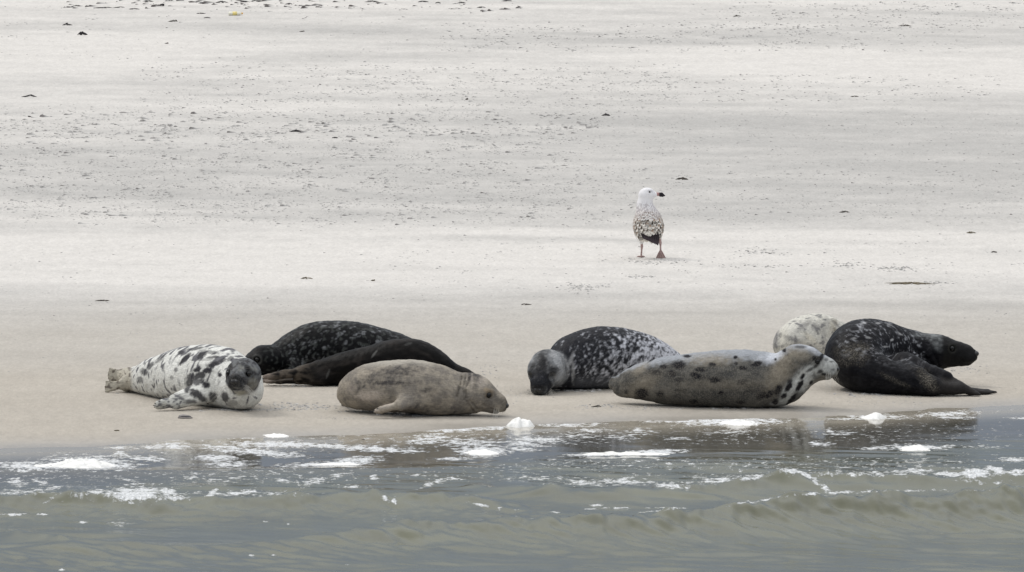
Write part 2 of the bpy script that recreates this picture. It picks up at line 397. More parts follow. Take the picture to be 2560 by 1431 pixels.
BLOBS = [  # floating foam: px, py, half width, half height, tilt (py per px), strength
 (80,1166,120,8,0,.5),(230,1158,120,12,.04,.5),(300,1165,60,6,.02,.45),(40,1205,30,9,.2,.5),(100,1206,30,7,.3,.45),
 (405,1101,48,3,0,.5),(520,1088,70,4,.02,.5),(600,1095,60,3,.02,.4),(685,1087,70,6,0,.5),(300,1121,50,3,0,.4),(390,1119,50,3,0,.4),
 (430,1116,60,5,0,.45),(300,1137,30,5,0,.42),(370,1147,60,5,.05,.45),(560,1118,80,4,.03,.42),(620,1128,120,6,.06,.45),(540,1145,60,6,.03,.5),
 (570,1161,70,6,0,.45),(700,1112,140,5,.01,.5),(800,1114,120,4,.06,.5),(930,1122,120,5,.05,.5),(690,1135,90,5,.06,.48),
 (1010,1127,60,4,0,.42),(900,1152,60,6,-.1,.5),(800,1161,110,4,-.04,.5),(870,1149,50,4,-.15,.45),(1130,1147,50,3,0,.45),
 (860,1083,60,3,.0,.4),(950,1080,50,2,0,.3),(1130,1074,110,5,-.02,.5),(1080,1096,70,7,0,.40),(1180,1108,110,9,.02,.40),(1060,1104,70,5,0,.4),
 (1210,1128,75,8,0,.55),(1300,1123,60,4,.05,.4),(1250,1067,60,5,-.1,.5),(1300,1058,40,5,0,.45),
 (1420,1063,100,4,0,.4),(1350,1100,80,6,.04,.45),(1310,1109,60,5,.04,.45),(1520,1136,110,3,-.03,.55),(1640,1130,80,4,-.03,.55),
 (1700,1052,110,4,-.01,.5),(1820,1054,120,7,0,.55),(1900,1053,80,4,.03,.45),(1750,1062,70,3,0,.35),(1480,1077,60,4,0,.35),(1600,1078,60,5,0,.32),(1440,1090,80,6,0,.3),(1560,1092,80,6,0,.28),
 (2180,1043,60,4,0,.5),(2120,1049,50,2,0,.4),(2090,1082,80,5,.02,.3),(2230,1044,80,3,.0,.35),(2370,1036,90,4,-.04,.42),(2390,1044,60,3,0,.38),(2550,1046,40,2,0,.4),
 (2190,1121,50,3,0,.42),(2290,1119,75,5,0,.55),(2370,1117,30,3,0,.4),(2050,1110,40,4,.05,.4),(2540,1149,60,4,.02,.42),
 (1700,1097,60,3,0,.3),(1830,1080,120,4,0,.25),(1350,1115,40,3,0,.38),(2450,1117,100,4,0,.25),
 # broken patches between the bores
 (530,1200,60,6,.05,.33),(320,1200,50,4,.2,.35),(260,1192,60,3,.1,.3),(340,1211,30,4,0,.42),(480,1192,40,8,-.2,.35),(590,1196,40,5,-.1,.4),
 (710,1203,60,5,.15,.42),(790,1203,60,9,-.2,.42),(850,1188,50,5,-.1,.4),(935,1195,15,9,0,.4),(880,1216,60,4,.05,.42),(1090,1206,50,7,-.3,.42),(1130,1198,40,4,0,.4),
 (1030,1188,90,4,.0,.3),(120,1222,60,5,-.1,.4),(30,1286,40,3,0,.5),(100,1286,25,3,0,.42),(205,1306,14,4,0,.5),(120,1253,20,5,-.5,.38),(300,1310,35,8,0,.30),
 (960,1246,14,6,.3,.5),(985,1252,8,8,.6,.5),(1200,1262,50,3,.25,.42),(1240,1270,25,2,.1,.42),(1490,1263,20,4,0,.4),(1540,1270,50,2,0,.45),(1660,1270,60,2,0,.42),(1480,1273,20,2,0,.45),(1390,1281,20,2,.1,.42),
 (630,1388,10,2,0,.5),(685,1387,8,3,0,.45),(865,1413,9,2,0,.4),(1292,1275,12,2,0,.42),(1440,1350,5,2,0,.4),(665,1305,8,2,0,.42),(720,1310,6,2,0,.42),(155,1425,10,3,0,.42),
 # crests that break
 (340,1236,85,17,0,.62),(250,1232,60,8,0,.45),(440,1242,50,10,.1,.42),(200,1238,80,10,0,.3),(360,1228,60,7,0,.6),(420,1230,26,9,0,.62),(530,1233,18,8,-.5,.5),(585,1234,40,6,0,.5),(625,1229,25,6,0,.52),(30,1232,60,6,0,.38),(680,1237,60,3,0,.35),
 (1460,1208,60,6,.1,.44),(1560,1203,50,8,0,.5),(1680,1215,60,7,.05,.5),(1600,1190,90,8,0,.25),(1790,1202,60,7,-.1,.5),(1750,1192,60,8,0,.28),(1880,1195,50,7,-.2,.45),(1980,1178,28,6,.1,.62),(2010,1186,30,6,.4,.6),
 (2040,1205,16,9,.6,.55),(2065,1222,22,7,.55,.52),(2120,1186,80,6,0,.36),(2250,1180,70,5,.0,.36),(2300,1176,60,5,.0,.5),(2370,1186,50,6,.05,.55),(2440,1183,50,12,-.1,.62),(2490,1176,30,8,.2,.6),(2540,1182,60,8,0,.5),(2200,1176,120,10,0,.18),
 (2120,1231,150,3,-.02,.44),(2030,1236,70,3,-.1,.46),(1920,1249,60,3,-.2,.44),(1850,1258,40,3,-.2,.40),(2350,1226,180,3,0,.40),(1640,1278,60,2,-.1,.36),
 (1520,1206,200,10,0,.34),(1800,1198,150,9,-.1,.33),(2200,1184,260,8,0,.36),(1350,1196,160,8,0,.33),(330,1236,200,14,0,.34),(620,1234,200,8,0,.32),(60,1230,120,8,0,.36),(2480,1205,100,8,0,.28),
]
def foam_density(x, y, z):
    px, py = proj(x, y, z)
    D = np.zeros(px.shape) + .12
    calm = calmness(x, y)
    d = shore(x)-y; lacy = .05*noise(x*5, y*3, 7)
    # drifting flecks
    D = np.maximum(D, (.35 + .05*noise(x*.7, y*.7, 2))*band(px, py, [(0, 1190), (1280, 1180), (2560, 1150)], 34, .5, 1))
    D = np.maximum(D, (.44)*band(px, py, [(0, 1160), (1280, 1160), (2560, 1162)], 22, .6, 1, 1250, 2500, 120))
    D = np.maximum(D, (.39 + .10*noise(x*.8, y*.5, 9))*band(px, py, [(0, 1200), (1280, 1180)], 30, .5, 1, -1e5, 1500, 200))
    D = np.maximum(D, .40*band(px, py, [(0, 1140), (600, 1120), (1400, 1095), (2560, 1060)], 32, .6, 1, 200, 1700, 200))
    D = np.maximum(D, .36*band(px, py, [(1200, 1095), (2560, 1080)], 34, .6, 1, 1500, 2700, 200))
    D = np.maximum(D, (.47)*np.exp(-((d-.06)/.14)**2)*(.75+.5*noise(x*1.1, 1, 2)))
    for a, b, hw, hh, tl, s in BLOBS:
        m = np.abs(px-a) < hw*2.2
        if not m.any(): continue
        pm, qm = px[m], py[m]
        hh = hh*(1.9 if b < 1170 else 1.3); hw = hw*(1.1 if b < 1170 else 1); e = ((pm-a)/hw)**2 + ((qm-b-(pm-a)*tl)/hh)**2
        D[m] = np.maximum(D[m], .12 + (s+(.15 if b < 1170 else .12))*np.exp(-e*.75) + lacy[m]*np.exp(-e*.3))
    D = np.where((np.abs(px-1280) > 1500) | (py > 1440), np.maximum(D, .2+.14*noise(x*.4, y*.8, 6)), D)
    return D
wx_ = axis(-4.9, 4.9, .0125, -1500, 1500, 1.15); wy_ = axis(-14.0, .9, .035, -1200, 2.0, 1.15)
V, F = gridmesh(wx_, wy_, lambda x, y: np.maximum(water_z(x, y)*np.exp(-np.maximum(0, -14-y)/60), -.2))
keep = V[:, 1] < shore(V[:, 0]) + .35
F = F[keep[F].all(axis=1)]
dfoam = np.full(len(V), .15); m = (V[:, 1] > -25) & (np.abs(V[:, 0]) < 12)
dfoam[m] = foam_density(V[m, 0], V[m, 1], V[m, 2])
dd = shore(V[:, 0]) - V[:, 1]
olive = np.array([.106, .108, .070]); shal = np.array([.40, .365, .30])
cl = calmness(V[:, 0], V[:, 1])[:, None]
shallow = ss(1.1, -.1, dd)[:, None]
tint = olive*(1-cl) + np.array([.10, .095, .08])*cl; tint = tint*(1-shallow) + shal*shallow
mud = .12*fbm(V[:, 0]*.8, V[:, 1]*.8, 2, 3) + (1-cl[:, 0])*(.40*fbm(V[:, 0]*2.6+V[:, 1]*2.4, V[:, 1]*2.0, 5, 4, .65))
tint = tint*(1+mud[:, None])   # stirred-up sediment
V[:, 2] += .004*ss(.3, 0, dd)
sea = mesh_np('sea_water', V, F, M_WATER, attrs={'tint': tint, 'foam': dfoam, 'calm': cl[:, 0]})
tag(sea, kind='structure')

# ------------------------------------------------------------------ sculpting by distance field
class Sculpt:
    def __init__(s): s.ops = []
    def add(s, fn, c, rad, k, mode): s.ops.append((fn, np.asarray(c, float), rad, k, mode))
    def cap(s, a, b, ra, rb, k=.03, mode='u', flat=None):
        a = np.asarray(a, float); b = np.asarray(b, float); ab = b-a; L2 = (ab@ab)+1e-12
        def fn(X, Y, Z):
            x, y, z = X-a[0], Y-a[1], Z-a[2]
            t = np.clip((x*ab[0]+y*ab[1]+z*ab[2])/L2, 0, 1)
            x = x-t*ab[0]; y = y-t*ab[1]; z = z-t*ab[2]
            q = x*x+y*y+z*z
            if flat is not None:
                n, f = flat; dn = x*n[0]+y*n[1]+z*n[2]; q = q+dn*dn*(f*f-1)
                return (np.sqrt(q)-(ra+(rb-ra)*t))*(1.0/(1+.35*(f-1)))
            return np.sqrt(q)-(ra+(rb-ra)*t)
        s.add(fn, (a+b)/2, np.sqrt(L2)/2+max(ra, rb), k, mode)
    def ell(s, c, r, axes=None, k=.03, mode='u'):
        c = np.asarray(c, float); A = np.eye(3) if axes is None else np.asarray(axes, float)
        def fn(X, Y, Z):
            x, y, z = X-c[0], Y-c[1], Z-c[2]
            l = [(x*A[i][0]+y*A[i][1]+z*A[i][2]) for i in range(3)]
            k0 = np.sqrt(sum((l[i]/r[i])**2 for i in range(3)))+1e-9
            k1 = np.sqrt(sum((l[i]/r[i]**2)**2 for i in range(3)))+1e-9
            return k0*(k0-1)/k1
        s.add(fn, c, max(r), k, mode)
    def val(s, P):
        X, Y, Z = P[:, 0], P[:, 1], P[:, 2]; f = np.full(len(P), 9.)
        for fn, c, rad, k, mode in s.ops: f = s.comb(f, fn(X, Y, Z), k, mode)
        return f
    @staticmethod
    def comb(f, d, k, mode):
        if mode == 's': d = -d; g = -f; d = -d; h = np.clip(.5+.5*(d-g)/k, 0, 1); return -(d*(1-h)+g*h-k*h*(1-h))
        if k < 1e-4: return np.minimum(f, d)
        h = np.clip(.5+.5*(d-f)/k, 0, 1); return d*(1-h)+f*h-k*h*(1-h)
    def mesh(s, vox, floor=None):
        lo = np.min([c-r for _, c, r, _, m in s.ops if m == 'u'], axis=0)-4*vox
        hi = np.max([c+r for _, c, r, _, m in s.ops if m == 'u'], axis=0)+4*vox
        if floor is not None: lo[2] = max(lo[2], floor-.05)
        n = np.ceil((hi-lo)/vox).astype(int)+1
        ax = [(lo[i]+vox*np.arange(n[i])).astype(np.float32) for i in range(3)]
        f = np.full(n, 9., np.float32)
        for fn, c, rad, k, mode in s.ops:
            mg = rad+k+3*vox
            i0 = np.maximum(((c-mg-lo)/vox).astype(int), 0); i1 = np.minimum(((c+mg-lo)/vox).astype(int)+2, n)
            if (i1 <= i0).any(): continue
            sl_ = tuple(slice(a, b) for a, b in zip(i0, i1))
            X = ax[0][sl_[0]][:, None, None]; Y = ax[1][sl_[1]][None, :, None]; Z = ax[2][sl_[2]][None, None, :]
            f[sl_] = s.comb(f[sl_], fn(X, Y, Z), k, mode)
        if floor is not None:
            d = (floor-ax[2])[None, None, :]
            k = .03; h = np.clip(.5-.5*(d-f)/k, 0, 1); f = d*(1-h)+f*h+k*h*(1-h)
        f[0] = 1; f[-1] = 1; f[:, 0] = 1; f[:, -1] = 1; f[:, :, 0] = 1; f[:, :, -1] = 1
        return nets(f, lo, vox)
def nets(f, lo, vox):
    ins = f < 0; n = np.array(f.shape)-1
    cnt = sum(ins[i:n[0]+i, j:n[1]+j, k:n[2]+k].astype(np.int8) for i in (0, 1) for j in (0, 1) for k in (0, 1))
    cell = (cnt > 0) & (cnt < 8); idx = -np.ones(n, np.int64); C = np.argwhere(cell); idx[cell] = np.arange(len(C))
    acc = np.zeros((len(C), 3)); num = np.zeros(len(C))
    for axx in range(3):
        for a in (0, 1):
            for b in (0, 1):
                o = [0, 0, 0]; oth = [q for q in range(3) if q != axx]; o[oth[0]] = a; o[oth[1]] = b
                o2 = list(o); o2[axx] = 1
                v0 = f[tuple((C+o).T)]; v1 = f[tuple((C+o2).T)]
                m = (v0 < 0) != (v1 < 0); t = v0/(v0-v1+1e-20)
                p = np.tile(np.array(o, float), (len(C), 1)); p[:, axx] = t
                acc[m] += p[m]; num[m] += 1
    V = lo+vox*(C+acc/num[:, None]); Fs = []
    for axx in range(3):
        oth = [q for q in range(3) if q != axx]
        s0 = [slice(None)]*3; s1 = [slice(None)]*3; s0[axx] = slice(0, -1); s1[axx] = slice(1, None)
        ch = ins[tuple(s0)] != ins[tuple(s1)]; E = np.argwhere(ch)
        ok = (E[:, oth[0]] > 0) & (E[:, oth[1]] > 0) & (E[:, oth[0]] < n[oth[0]]) & (E[:, oth[1]] < n[oth[1]]); E = E[ok]
        q = []
        for a, b in ((0, 0), (1, 0), (1, 1), (0, 1)):
            c = E.copy(); c[:, oth[0]] -= a; c[:, oth[1]] -= b; q.append(idx[tuple(c.T)])
        Q = np.stack(q, 1); fl = ins[tuple(E.T)]
        if axx == 1: fl = ~fl
        Q[~fl] = Q[~fl][:, ::-1]; Fs.append(Q)
    F = np.concatenate(Fs)
    # two gentle smoothing passes
    e = np.concatenate([F[:, [0, 1]], F[:, [1, 2]], F[:, [2, 3]], F[:, [3, 0]]])
    for lam in (.5, -.45, .5, -.45):
        S = np.zeros_like(V); k = np.zeros(len(V))
        for a, b in ((0, 1), (1, 0)):
            for d_ in range(3): S[:, d_] += np.bincount(e[:, a], V[e[:, b], d_], len(V))
            k += np.bincount(e[:, a], minlength=len(V))
        V = V+lam*(S/k[:, None]-V)
    return V, F
def normals(V, F):
    n = np.cross(V[F[:, 2]]-V[F[:, 0]], V[F[:, 3]]-V[F[:, 1]]); N = np.zeros_like(V)
    for c in range(4):
        for d_ in range(3): N[:, d_] += np.bincount(F[:, c], n[:, d_], len(V))
    return N/(np.linalg.norm(N, axis=1)[:, None]+1e-12)
def catmull(P, n):
    P = np.asarray(P, float); Q = np.vstack([2*P[0]-P[1], P, 2*P[-1]-P[-2]]); out_ = []
    for i in range(1, len(Q)-2):
        for t in np.linspace(0, 1, n, endpoint=False):
            a, b, c, d_ = Q[i-1:i+3]
            out_.append(.5*(2*b+(c-a)*t+(2*a-5*b+4*c-d_)*t*t+(3*b-a-3*c+d_)*t**3))
    out_.append(P[-1]); return np.array(out_)
def unit(v): v = np.asarray(v, float); return v/np.linalg.norm(v)

# ------------------------------------------------------------------ seals
def flipper(S, root, wrist, tips, r0, r1, r2, n, th=2.2, k=.03, kd=.009):
    """arm from root to wrist, then toes fanned out to the tips; n = normal of the paddle"""
    n = unit(n); S.cap(root, wrist, r0, r1, k=.06, flat=(n, 1+.5*(th-1)))
    for i, t in enumerate(tips):
        S.cap(wrist, t, r1*.62, r2, k=kd, flat=(n, th))
def fan(wrist, direction, side, length, spread, n=5, lens=None):
    d = unit(direction); s = unit(side); out_ = []
    for i in range(n):
        a = (i/(n-1)-.5)*spread; L = length*(lens[i] if lens else 1)
        out_.append(np.asarray(wrist)+L*(d*math.cos(a)+s*math.sin(a)))
    return out_
def seal(label, base, spine, head, coatfn, flips=(), dorsal=(0, 0, 1), wrinkles=(), vox=.008, extra=None, eyes=(1, 1), whisk=True, claws=True):
    Y0 = gp(*base)[1]; gz = float(gp(*base)[2]); S = Sculpt()
    pt = lambda p: at(p[0], p[1], Y0+(p[2] if len(p) > 2 else 0))
    m = lambda px, dy=0: px/pxm(Y0+dy)
    SP = np.array([[*at(a, b, Y0+dy), m(r, dy)] for a, b, r, dy in spine])
    C = catmull(SP, 8)
    for i in range(len(C)-1):
        S.cap(C[i, :3], C[i+1, :3], C[i, 3], C[i+1, 3], k=0)
    hp = None
    if head:
        hc = pt(head['c']); Rr = m(head['R'], head['c'][2]); Fw = unit(head['F'])
        U = unit(np.array(head.get('U', (0, 0, 1)))-Fw*(np.array(head.get('U', (0, 0, 1)))@Fw)); Lf = np.cross(U, Fw)
        sn = head.get('sn', 1.2); A = np.array([Fw, Lf, U])
        q = lambda x, y, z: hc+Rr*(Fw*x+Lf*y+U*z)
        tipx = .85+1.02*sn
        S.ell(q(0, 0, 0), (Rr*1.12, Rr*.98, Rr*.95), A, k=.05)
        S.cap(q(.35, 0, .04), q(.35+.62*(tipx-.35), 0, -.03), Rr*.80, Rr*.52, k=.04)
        S.cap(q(.35+.5*(tipx-.35), 0, -.05), q(tipx-.30, 0, -.13), Rr*.5, Rr*.36, k=.04)
        S.cap(q(.45, 0, .32), q(tipx-.42, 0, .02), Rr*.46, Rr*.22, k=.04)
        for s_ in (1, -1):
            S.ell(q(tipx-.42, .21*s_, -.27), (Rr*.40, Rr*.28, Rr*.27), A, k=.02)      # whisker pads
            S.ell(q(.72, .50*s_, .36), (Rr*.36, Rr*.2, Rr*.16), A, k=.04)             # brows
        S.cap(q(.2, 0, -.42), q(tipx-.48, 0, -.52), Rr*.50, Rr*.20, k=.025)           # lower jaw
        eye = []
        for s_ in (1, -1):
            dirn = unit(Fw*.80+Lf*s_*.62+U*.20); o_ = q(.22, 0, .08); ts = np.linspace(0, 2*Rr, 200)
            vals = S.val(o_[None]+ts[:, None]*dirn[None]); hit = ts[np.argmax(vals > 0)]
            p_ = o_+dirn*(hit-.13*Rr); eye.append(p_)
            S.ell(p_+dirn*.14*Rr, (Rr*.19,)*3, None, k=.02, mode='s')
        mo = []
        for s_ in ((1, -1) if head.get('mouth', 1) else ()):                           # mouth line
            pts_ = [q(tipx-.16, 0, -.44), q(tipx-.40, .34*s_, -.47), q(tipx-.85, .56*s_, -.45), q(tipx-1.15, .66*s_, -.36)]
            cc = catmull(np.array(pts_), 5)
            for a_, b_ in zip(cc[:-1], cc[1:]): S.cap(a_, b_, .007, .007, k=.012, mode='s')
        nosec = q(tipx-.02, 0, -.03)
        hp = dict(eye=eye, nose=nosec, A=A, R=Rr, q=q, tipx=tipx, c=hc)
    tipsall = []
    for f_ in flips:
        root = pt(f_['root']); wr = pt(f_['wrist'])
        if 'tips' in f_: tips = [pt(t) for t in f_['tips']]
        else: tips = fan(wr, f_['dir'], f_['side'], m(f_['len']), f_['spread'], f_.get('n', 5), f_.get('lens'))
        flipper(S, root, wr, tips, m(f_['r'][0]), m(f_['r'][1]), m(f_['r'][2]), f_['n_'], f_.get('th', 2.0))
        if f_.get('claws'): tipsall.append((wr, tips, m(f_['r'][2])))
    if extra: extra(S, pt, m)
    V, F = S.mesh(vox, floor=gz-.006)
    N = normals(V, F)
    # coat coordinates: metres along the back and around the body
    seg = np.linalg.norm(np.diff(C[:, :3], axis=0), axis=1); arc = np.concatenate([[0], np.cumsum(seg)])
    best = np.full(len(V), 1e9); bi = np.zeros(len(V), int)
    for i in range(len(C)):
        d_ = ((V-C[i, :3])**2).sum(1)-C[i, 3]**2*.5; mm = d_ < best; best[mm] = d_[mm]; bi[mm] = i
    T = np.gradient(C[:, :3], axis=0); T /= np.linalg.norm(T, axis=1)[:, None]
    rel = V-C[bi, :3]; tt = (rel*T[bi]).sum(1); sarc = arc[bi]+np.clip(tt, -.4, .4)
    dv = unit(dorsal); up = dv[None]-T[bi]*(T[bi]@dv)[:, None]; up /= np.linalg.norm(up, axis=1)[:, None]+1e-9
    sd_ = np.cross(T[bi], up); ang = np.arctan2((rel*sd_).sum(1), (rel*up).sum(1))
    px, py = proj(V[:, 0], V[:, 1], V[:, 2])
    wr_ = np.zeros(len(V))
    for (x0, y0, x1, y1, wdt, amp) in wrinkles:      # a fold running between two points of the skin
        e0 = np.array([x0, y0]); e1 = np.array([x1, y1]); ee = e1-e0; L2 = ee@ee
        t = np.clip(((px-x0)*ee[0]+(py-y0)*ee[1])/L2, 0, 1)
        dx = np.hypot(px-x0-t*ee[0], py-y0-t*ee[1])+2.0*noise(V[:, 0]*22, V[:, 2]*22, 1)
        wr_ = np.maximum(wr_, amp*np.exp(-(dx/wdt)**2)*ss(0, .15, t)*ss(1, .85, t)*(N[:, 1] < .3))
    V = V-N*wr_[:, None]
    V = V+N*(.008*fbm(V[:, 0]*4.5, V[:, 1]*4.5, V[:, 2]*6, 2)+.0030*noise(sarc*26, ang*2.2, 3.0)+.0022*noise(V[:, 0]*24, V[:, 1]*24, V[:, 2]*30))[:, None]
    coat = np.stack([sarc, ang*.25, np.zeros(len(V))], 1)
    env = dict(V=V, N=N, s=sarc, a=ang, L=arc[-1], px=px, py=py, hp=hp, gz=gz, Y0=Y0, wr=wr_)
    col, dust, wet = coatfn(env)
    if hp:
        for p_ in hp['eye']:
            dd_ = np.linalg.norm(V-p_, axis=1)/hp['R']; col = col*(1-.6*np.exp(-(dd_/.33)**2))[:, None]
        mz = np.linalg.norm(V-hp['nose'], axis=1)/hp['R']
        col = col*(1-.55*np.exp(-(mz/.30)**2))[:, None]
    o = mesh_np('grey_seal', V, F, M_FUR, attrs={'tint': np.clip(col, .003, .85), 'dust': np.clip(dust, 0, 1), 'wet': np.clip(wet, 0, 1), 'coat': coat})
    rebase(o, (V[:, 0].mean(), V[:, 1].mean(), gz))
    tag(o, label, 'seal', 'grey seals resting on the sand by the water')
    if hp:
        for on, p_ in zip(eyes, hp['eye']):
            if on:
                v, f = uvsphere(p_+0*hp['A'][0], hp['R']*.15); child('eye', v, f, M_EYE, o)
        A = hp['A']; Rr = hp['R']; q = hp['q']; tx = hp['tipx']
        parts = [uvsphere(q(tx-.08, 0, -.02), (Rr*.17, Rr*.26, Rr*.17), A), uvsphere(q(tx-.03, .11, -.04), (Rr*.15, Rr*.11, Rr*.15), A), uvsphere(q(tx-.03, -.11, -.04), (Rr*.15, Rr*.11, Rr*.15), A)]
        v, f = merge(parts); child('nose', v, f, M_NOSE, o)
        if whisk:
            rr = random.Random(3)
            for s_ in (1, -1):
                W = []
                for k in range(9):
                    a = q(tx-.30-.12*(k % 3), (.36)*s_, -.22-.09*(k//3)); L = Rr*rr.uniform(.7, 1.25)
                    d0 = unit(A[0]*.35+A[1]*s_*.9-A[2]*(.25+.12*(k//3)))
                    pts_ = [a+L*t*d0-A[2]*L*.35*t*t for t in np.linspace(0, 1, 5)]
                    W.append(tube(pts_, np.linspace(.0009, .0004, 5), 4))
                v, f = merge(W); link_tri(child('whiskers', v, f, M_WHISK, o))
    for wr0, tips, rt in tipsall:
        for t in tips:
            dirn = unit(t-wr0); v, f = tube([t+dirn*rt*.2, t+dirn*(rt*.9+.012), t+dirn*(rt+.008)-np.array([0, 0, .004])], [.0045, .0035, .001], 6)
            link_tri(child('claw', v, f, M_CLAW, o))
    return o
def spots(E, lst, soft=.35):
    """separate marks in the coat: px, py, half length, half width, tilt in degrees, strength"""
    W = np.zeros(len(E['V'])); V = E['V']
    for a, b, ra, rb, tl, s_ in lst:
        near = (np.hypot(E['px']-a, E['py']-b) < 7) & (E['N'][:, 1] < .25)
        if not near.any(): continue
        yc = V[near, 1].min(); c, sn_ = math.cos(R(tl)), math.sin(R(tl))
        du, dv = E['px']-a, E['py']-b; ww = .55*fbm(V[:, 0]*38, V[:, 1]*38, V[:, 2]*38, 2, .8)
        e_ = np.hypot((du*c-dv*sn_)/ra, (du*sn_+dv*c)/rb)+ww
        W = np.maximum(W, s_*(1-ss(1-soft, 1+soft, e_))*(np.abs(V[:, 1]-yc) < .22)*(E['N'][:, 1] < .4))
    return W
def mixv(a, b, t): return np.asarray(a)*(1-t[:, None])+np.asarray(b)*t[:, None]
c3 = lambda *a: np.array(a, float)

# 1  white seal with black blotches, face to the camera
def coat1(E):
    V, s, a = E['V'], E['s'], E['a']; L = E['L']; px, py = E['px'], E['py']
    n = fbm(s*17, a*2.3+s*2, 1.0, 2, .5); n2 = noise(s*34, a*3.2, 5.0)
    rear = ss(1.05, .55, s/L*1.5)
    t = ss(.20, .36, n*(1-.35*rear)+.26*n2*rear+.10-.14*ss(380, 520, px)*ss(900, 960, py)+.12*ss(940, 880, py))
    col = mixv(c3(.66, .66, .62), c3(.075, .075, .09), t*.9)
    W = spots(E, [(503, 888, 15, 7, 30, 1), (487, 872, 22, 4, 8, .8), (525, 880, 26, 5, -8, .6), (462, 897, 20, 6, 45, 1), (452, 882, 8, 5, 30, .9), (532, 913, 17, 8, 25, 1), (520, 927, 14, 9, 20, 1), (493, 925, 11, 6, 20, 1),
        (500, 940, 20, 9, 20, .95), (478, 950, 18, 14, 60, .9), (470, 968, 16, 8, 70, .9), (495, 955, 16, 8, 20, .9), (515, 963, 9, 9, 0, 1), (550, 938, 6, 5, 60, 1), (490, 985, 18, 10, -30, .95), (505, 997, 14, 8, -30, .9),
        (532, 992, 10, 13, 10, .9), (562, 993, 9, 15, 25, .9), (580, 1008, 16, 10, 0, .5), (440, 925, 6, 5, 30, .7), (430, 945, 5, 5, 60, .6), (470, 1005, 22, 6, 0, .8), (530, 1017, 30, 5, 0, .5), (555, 902, 14, 5, 20, .8), (530, 894, 16, 4, 5, .8), (575, 897, 10, 5, 30, .7), (505, 900, 30, 3, 0, .4),
        (360, 930, 9, 10, 45, .8), (375, 915, 14, 6, 40, .8), (400, 897, 16, 6, 35, .7), (350, 950, 7, 9, 40, .7)])
    white = spots(E, [(438, 930, 28, 34, 0, .85), (548, 970, 22, 24, 0, .6), (540, 945, 12, 14, 0, .3)], .5)
    col = mixv(col, c3(.74, .74, .70), white)
    col = mixv(col, c3(.028, .028, .034), W)
    hp = E['hp']; dh = np.linalg.norm(V-hp['c'], axis=1)/hp['R']
    hm = np.maximum(ss(1.28, 1.05, dh)*ss(596, 604, px), ss(48.5, 43, np.hypot(px-606, (py-937)/1.05))*(V[:, 1] < hp['c'][1]+.10))*(1-.7*ss(972, 990, py)); hn = fbm(V[:, 0]*28, V[:, 1]*28, V[:, 2]*28, 2)
    hcol = mixv(c3(.125, .13, .135), c3(.04, .04, .045), ss(-.2, .3, hn))
    hcol = mixv(hcol, c3(.40, .40, .36), ss(.25, .6, fbm(V[:, 0]*9, V[:, 1]*9, V[:, 2]*9+4, 2))*.5)
    col = mixv(col, hcol, hm)
    col = mixv(col, c3(.35, .34, .28), spots(E, [(596, 984, 20, 5, 10, .7), (632, 960, 12, 16, 0, .35)]))
    col = mixv(col, c3(.020, .020, .022), spots(E, [(590, 952, 24, 18, 0, .9), (574, 914, 7, 8, 30, 1), (620, 921, 9, 6, -10, 1), (571, 944, 5, 5, 0, 1), (590, 944, 5, 5, 0, 1), (596, 966, 22, 5, 0, .6)], .5))
    fl = (px < 336)*ss(336, 322, px); col = mixv(col, mixv(c3(.44, .41, .34), c3(.14, .12, .10), ss(.05, .35, fbm(V[:, 0]*30, V[:, 1]*12, V[:, 2]*40, 2))), fl)
    ff = ss(470, 455, px)*ss(980, 990, py); col = mixv(col, mixv(c3(.09, .09, .10), c3(.5, .5, .46), ss(-.15, .15, fbm(V[:, 0]*22, V[:, 1]*22, V[:, 2]*50, 2)+.25*ss(400, 380, px))), ff*.9)
    return col, .12+0*s, .45+0*s
seal('white seal with black blotches and dark grey head facing the camera, leftmost of the seals', (600, 1022),
     [(322, 951, 22, 1.25), (350, 949, 34, 1.12), (395, 944, 52, .92), (445, 941, 68, .68), (500, 940, 78, .42), (550, 946, 80, .2), (590, 962, 66, .02), (606, 972, 54, -.12)],
     dict(c=(609, 938, -.30), R=45, F=(-.26, -.95, -.10), sn=.95), coat1,
     flips=[dict(root=(500, 985, -.02), wrist=(440, 1004, -.16), dir=(-1, -.25, -.16), side=(.1, -.4, .5), len=46, spread=.5, r=(30, 21, 8), n_=(0.1, -.75, .6), th=1.7, lens=[.85, 1, 1.05, 1, .8], claws=True),
            dict(root=(335, 945, 1.2), wrist=(308, 938, 1.3), dir=(-1, .1, -.02), side=(0, 0, 1), len=36, spread=.9, r=(22, 17, 5), n_=(.2, 1, 0), th=2.2),
            dict(root=(335, 958, 1.2), wrist=(305, 962, 1.15), dir=(-1, -.1, -.12), side=(0, .2, 1), len=42, spread=.6, r=(20, 13, 4), n_=(.1, 1, .3), th=2.2)],
     wrinkles=[(392, 890, 384, 985, 3, .006), (372, 905, 366, 980, 3, .006), (415, 905, 405, 990, 3, .004)])

